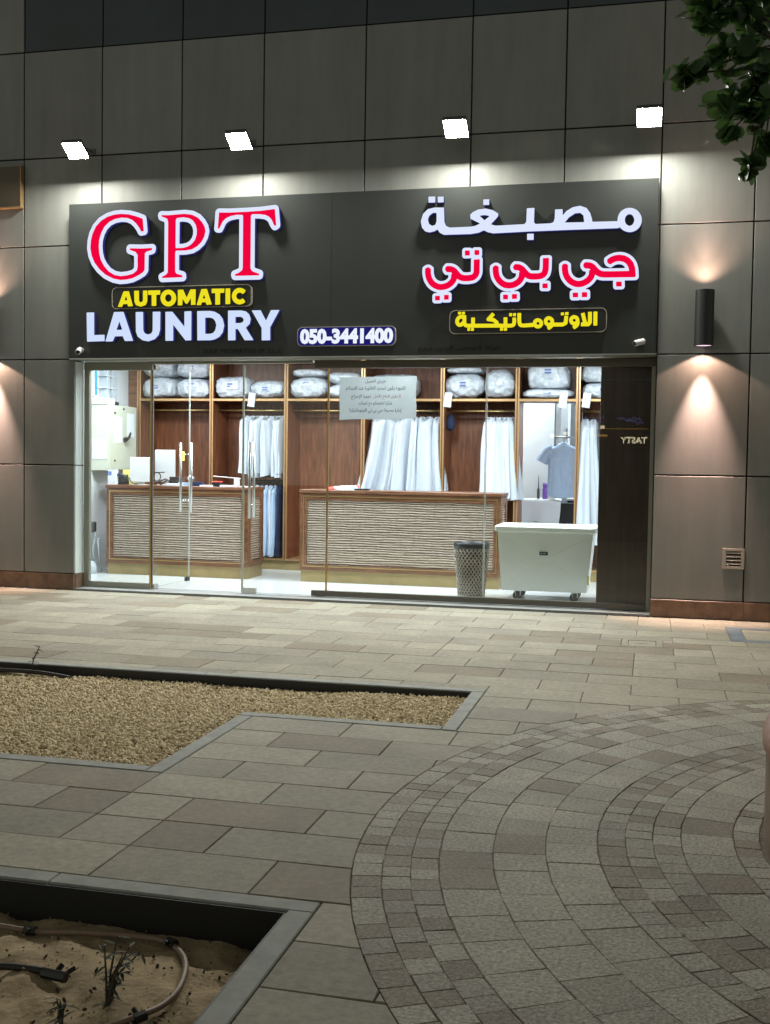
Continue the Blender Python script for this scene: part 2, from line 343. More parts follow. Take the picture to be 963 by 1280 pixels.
# reveals of the shop opening
b = MB(); b.box(OL-0.011, OL+0.002, 0.032, SY-0.03, 0.183, 1.418, c=0.001); b.build('reveal_panel', M['reveal'], bld)
b = MB(); b.box(OL-0.011, OL+0.002, 0.032, SY-0.03, 1.43, 2.60, c=0.001); b.build('reveal_panel', M['reveal'], bld)
b = MB(); b.box(OL-0.011, OL+0.006, 0.032, SY-0.03, 0.021, 0.178, c=0.001); b.build('plinth_tile', M['plinth'], bld)
b = MB(); b.box(OL+0.002, OR, 0.0, SY-0.002, 2.615, 2.638); b.build('soffit', M['frame'], bld)
part('threshold', M['marble'], bld, (OL+0.006, OR, 0.006, 0.33, -0.05, 0.018))
part('drain_channel', M['dark'], bld, (OL-0.2, OR, -0.045, 0.004, -0.05, 0.003))
# ---- the shop behind the glass
t = MB(); t.box(-7.2, 1.0, 0.33, 6.2, -0.06, 0.02); tag(t.build('shop_floor', M['shop_floor']), kind='structure')
t = MB(); t.box(-7.32, 1.0, SY+0.02, 6.3, 3.0, 3.1); tag(t.build('shop_ceiling', M['ceiling']), kind='structure')
t = MB(); t.box(-7.32, -7.2, SY+0.02, 6.3, -0.06, 3.0); tag(t.build('shop_wall', M['white_wall']), kind='structure')
t = MB(); t.box(-7.2, 1.0, 6.2, 6.3, 0.02, 3.0); tag(t.build('shop_wall', M['white_wall']), kind='structure')
t = MB(); t.box(0.3, 0.42, SY+0.1, 6.2, 0.02, 3.0); tag(t.build('shop_wall', M['white_wall']), kind='structure')
def ceiling_panel(x, y, lab):
    o = thing('ceiling_light', lab, 'ceiling light', (x, y, 3.0), 'ceiling panels inside the shop')
    part('frame', M['white_plastic'], o, (x-.33, x+.33, y-.33, y+.33, 2.97, 2.999))
    b = MB(); b.add([(x-.3,y-.3,2.967),(x-.3,y+.3,2.967),(x+.3,y+.3,2.967),(x+.3,y-.3,2.967)], [(0,1,2,3)])
    b.build('diffuser', E_['room'], o)
for x, w in ((-6.2, 'the left end of the left counter'), (-4.4, 'the gap between the counters'), (-2.6, 'the right counter'), (-0.9, 'the laundry bin')):
    ceiling_panel(x, 0.56, 'square white LED ceiling panel by the glass above '+w); ceiling_panel(x, 1.45, 'square white LED ceiling panel one row in above '+w)
ceiling_panel(-2.2, 4.6, 'square white LED panel above the ironing table in the back room'); ceiling_panel(-0.6, 4.6, 'square white LED panel above the dark cabinet in the back room')
# ---- shopfront frame and fixed glass
sf = thing('shopfront_window', 'fixed glass panes of the shopfront in dark grey frames', 'shop window', (-3.2, SY, 0.02))
F = 0.05
part('header', M['frame'], sf, (OL+.002, -5.545, SY-.03, SY+.03, 2.515, 2.612), (-5.545, -3.64, SY-.03, SY+.03, 2.582, 2.612), c=.002)
part('header_rail', M['darkbar'], sf, (-3.62, OR-.001, SY-.034, SY+.034, 2.525, 2.606), c=.002)
part('jamb', M['frame'], sf, (OL+.004, OL+.07, SY-.03, SY+.03, 0.018, 2.513), c=.002)
part('jamb', M['frame'], sf, (-0.036, OR-.002, SY-.03, SY+.03, 0.018, 2.523), c=.002)
part('bottom_rail', M['frame'], sf, (OL+.072, -5.575, SY-.028, SY+.028, 0.018, 0.082), c=.002)
part('bottom_rail', M['darkbar'], sf, (-3.63, -0.038, SY-.032, SY+.032, 0.028, 0.088), c=.002)
part('pane', M['glass'], sf, (OL+.072, -5.578, SY-.006, SY+.006, 0.084, 2.513))
part('pane', M['glass'], sf, (-3.455, -1.735, SY-.006, SY+.006, 0.09, 2.523))
part('pane', M['glass'], sf, (-1.715, -0.038, SY-.006, SY+.006, 0.09, 2.523))
part('glass_edge', M['brass'], sf, (-5.577, -5.556, SY-.010, SY+.010, 0.02, 2.57))
part('glass_edge', M['darkbar'], sf, (-5.553, -5.541, SY-.012, SY+.012, 0.03, 2.57))
part('glass_edge', M['brass'], sf, (-3.475, -3.456, SY-.010, SY+.010, 0.09, 2.57))
part('glass_edge', M['glass_edge'], sf, (-1.734, -1.728, SY-.008, SY+.008, 0.09, 2.525)); part('glass_edge', M['glass_edge'], sf, (-1.722, -1.716, SY-.008, SY+.008, 0.09, 2.525))
# ---- the two glass doors
def door(label, hx, hy, ang, side):
    """leaf built along +x from its pivot, 0.965 wide, then turned"""
    d = thing('glass_door', label, 'glass door', (hx, hy, 0.02), 'glass doors of the laundry', rotz=ang)
    s = side
    def bx(name, m, x0, x1, y0, y1, z0, z1, c=.001):
        b = MB(); b.box(min(s*x0, s*x1), max(s*x0, s*x1), y0, y1, z0, z1, c=c); return b.build(name, m, d, local=True)
    bx('pane', M['glass'], .012, .955, -.006, .006, .012, 2.545, 0)
    bx('glass_edge', M['glass_edge'], .956, .963 if s > 0 else .978, -.007, .007, .012, 2.545)
    bx('patch_fitting', M['steel'], .0, .10, -.016, .016, .0, .05); bx('patch_fitting', M['darkbar'], .0, .11, -.016, .016, 2.51, 2.555)
    if s > 0: bx('patch_fitting', M['black'], .87, .962, -.016, .016, .004, .05)
    else: bx('lock_fitting', M['steel'], .80, .975, -.017, .017, .004, .06)
    for y in (-.07, .07):
        b = MB(); b.tube([(s*.865, y, .845), (s*.865, y, 1.695)], .0145, 10)
        h = b.build('pull_handle', M['steel'], d, local=True, smooth=True)
        for z in (.99, 1.55):
            b = MB(); b.tube([(s*.865, y, z), (s*.865, 0, z)], .009, 8); b.build('standoff', M['chrome'], h, local=True, smooth=True)
    return d
door_l = door('left glass door standing wide open into the shop', -5.54, SY+.012, R(89), 1)
door_r = door('right glass door, closed, with its pull handle beside the opening', -3.482, SY, 0, -1)
b = MB(); b.box(.70, .80, -.010, -.008, 1.475, 1.585); n = b.build('note', M['yellow'], door_l, local=True)
b = MB(); b.box(.725, .775, -.0115, -.0105, 1.54, 1.548); b.box(.735, .78, -.0115, -.0105, 1.495, 1.503); b.build('writing', M['ink'], n, local=True)
# door closer arm at the head of the open leaf
b = MB(); b.tube([(-5.50, SY+.03, 2.552), (-5.25, .62, 2.50), (-5.10, .80, 2.48)], .012, 6)
o = b.build('door_closer', M['white_plastic'], door_l, local=False); o.parent = None; tag(o, 'white door closer arm above the open glass door', 'door closer')
# ---- paper notice on the glass, with its writing
AR = {'ا':(0xFE8D,2),'ب':(0xFE8F,4),'ة':(0xFE93,2),'ت':(0xFE95,4),'ث':(0xFE99,4),'ج':(0xFE9D,4),'ح':(0xFEA1,4),'خ':(0xFEA5,4),'د':(0xFEA9,2),'ذ':(0xFEAB,2),'ر':(0xFEAD,2),'ز':(0xFEAF,2),
 'س':(0xFEB1,4),'ش':(0xFEB5,4),'ص':(0xFEB9,4),'ض':(0xFEBD,4),'ط':(0xFEC1,4),'ع':(0xFEC9,4),'غ':(0xFECD,4),'ف':(0xFED1,4),'ق':(0xFED5,4),'ك':(0xFED9,4),'ل':(0xFEDD,4),'م':(0xFEE1,4),'ن':(0xFEE5,4),
 'ه':(0xFEE9,4),'و':(0xFEED,2),'ي':(0xFEF1,4),'أ':(0xFE83,2),'إ':(0xFE87,2),'آ':(0xFE81,2),'\u0001':(0xFEFB,2),'\u0002':(0xFEF5,2),'\u0003':(0xFEF9,2)}
def shape_ar(s):
    s = s.replace('لا', '\u0001').replace('لآ', '\u0002').replace('لإ', '\u0003'); o = []
    for i, ch in enumerate(s):
        if ch not in AR: o.append(ch); continue
        base, n = AR[ch]
        pv = i > 0 and s[i-1] in AR and AR[s[i-1]][1] == 4
        nx = n == 4 and i+1 < len(s) and s[i+1] in AR
        o.append(chr(base + (3 if pv and nx else 2 if nx else 1 if pv else 0)))
    return ''.join(reversed(o))
def text_mesh(body, extrude=0.0, offset=0.0, res=3):
    c = bpy.data.curves.new('lettering', 'FONT'); c.body = body; c.size = 1; c.extrude = extrude; c.offset = offset; c.resolution_u = res
    o = bpy.data.objects.new('lettering', c); COL.objects.link(o)
    bpy.context.view_layer.update()
    me = bpy.data.meshes.new_from_object(o.evaluated_get(bpy.context.evaluated_depsgraph_get()))
    bpy.data.objects.remove(o); bpy.data.curves.remove(c); me.name = 'lettering'; me.materials.clear()
    return me
def put_text(name, body, m, parent, x0, x1, z0, z1, y, extrude=0.0, offset=0.0, flip=False, fit='both'):
    """text standing upright on the plane y, facing -y (or +y when flip), fitted into the box"""
    me = text_mesh(body, 0.0 if extrude == 0 else 0.5, offset); n = len(me.vertices)
    co = np.zeros(n*3); me.vertices.foreach_get('co', co); co = co.reshape(-1, 3)
    a, b_ = co.min(0), co.max(0); sx = (x1-x0)/(b_[0]-a[0]); sz = (z1-z0)/(b_[1]-a[1])
    if fit == 'width': sz = sx
    if fit == 'height': sx = sz
    cx, cz = (x0+x1)/2, (z0+z1)/2; q = np.zeros_like(co); k = -1 if flip else 1
    q[:, 0] = cx + k*(co[:, 0]-(a[0]+b_[0])/2)*sx; q[:, 2] = cz + (co[:, 1]-(a[1]+b_[1])/2)*sz; q[:, 1] = y - k*co[:, 2]*2*extrude
    off = WL.get(parent, Vector()); q -= np.array(off)
    me.vertices.foreach_set('co', q.ravel()); me.update()
    return link(name, me, m, parent)
no = thing('paper_notice', 'crumpled grey paper notice with Arabic writing taped to the glass', 'notice', (-2.9, SY-.009, 1.965))
nx, nz = 26, 14; vs = []
for i in range(nx):
    for k in range(nz):
        u, v = i/(nx-1), k/(nz-1)
        w = .003*math.sin(9*u+4*v)+.003*math.sin(17*u-6*v*v)+.004*(1-v)*math.sin(5*u)
        vs.append((-3.335+.852*u+.004*math.sin(8*v), SY-.018-w, 1.963+.02*u+(2.425+.012*u-1.963-.02*u)*v + .005*math.sin(7*u)*(1-v)))
b = MB(); b.add(vs, [(i*nz+k, (i+1)*nz+k, (i+1)*nz+k+1, i*nz+k+1) for i in range(nx-1) for k in range(nz-1)])
b.build('sheet', M['notice'], no, smooth=True)
YT = SY-.0305
def ar_line(s, m, xc, zc, h, w): put_text('writing', shape_ar(s), m, no, xc-w/2, xc+w/2, zc-h/2, zc+h/2, YT, offset=.008)
ar_line('عزيزي العميل', M['ink'], -2.93, 2.375, .052, .23)
ar_line('للتنويه يكون تسديد الفاتورة عند الاستلام', M['ink'], -2.93, 2.30, .058, .66)
ar_line('لا يقبل الدفع الآجل', M['redink'], -2.80, 2.215, .056, .30); ar_line('تجنبا للإحراج', M['ink'], -3.09, 2.213, .056, .22)
ar_line('شكرا لتفهمكم مع تحيات', M['ink'], -2.93, 2.14, .056, .37)
ar_line('إدارة مصبغة جي بي تي الاوتوماتيكية', M['ink'], -2.93, 2.062, .058, .58)

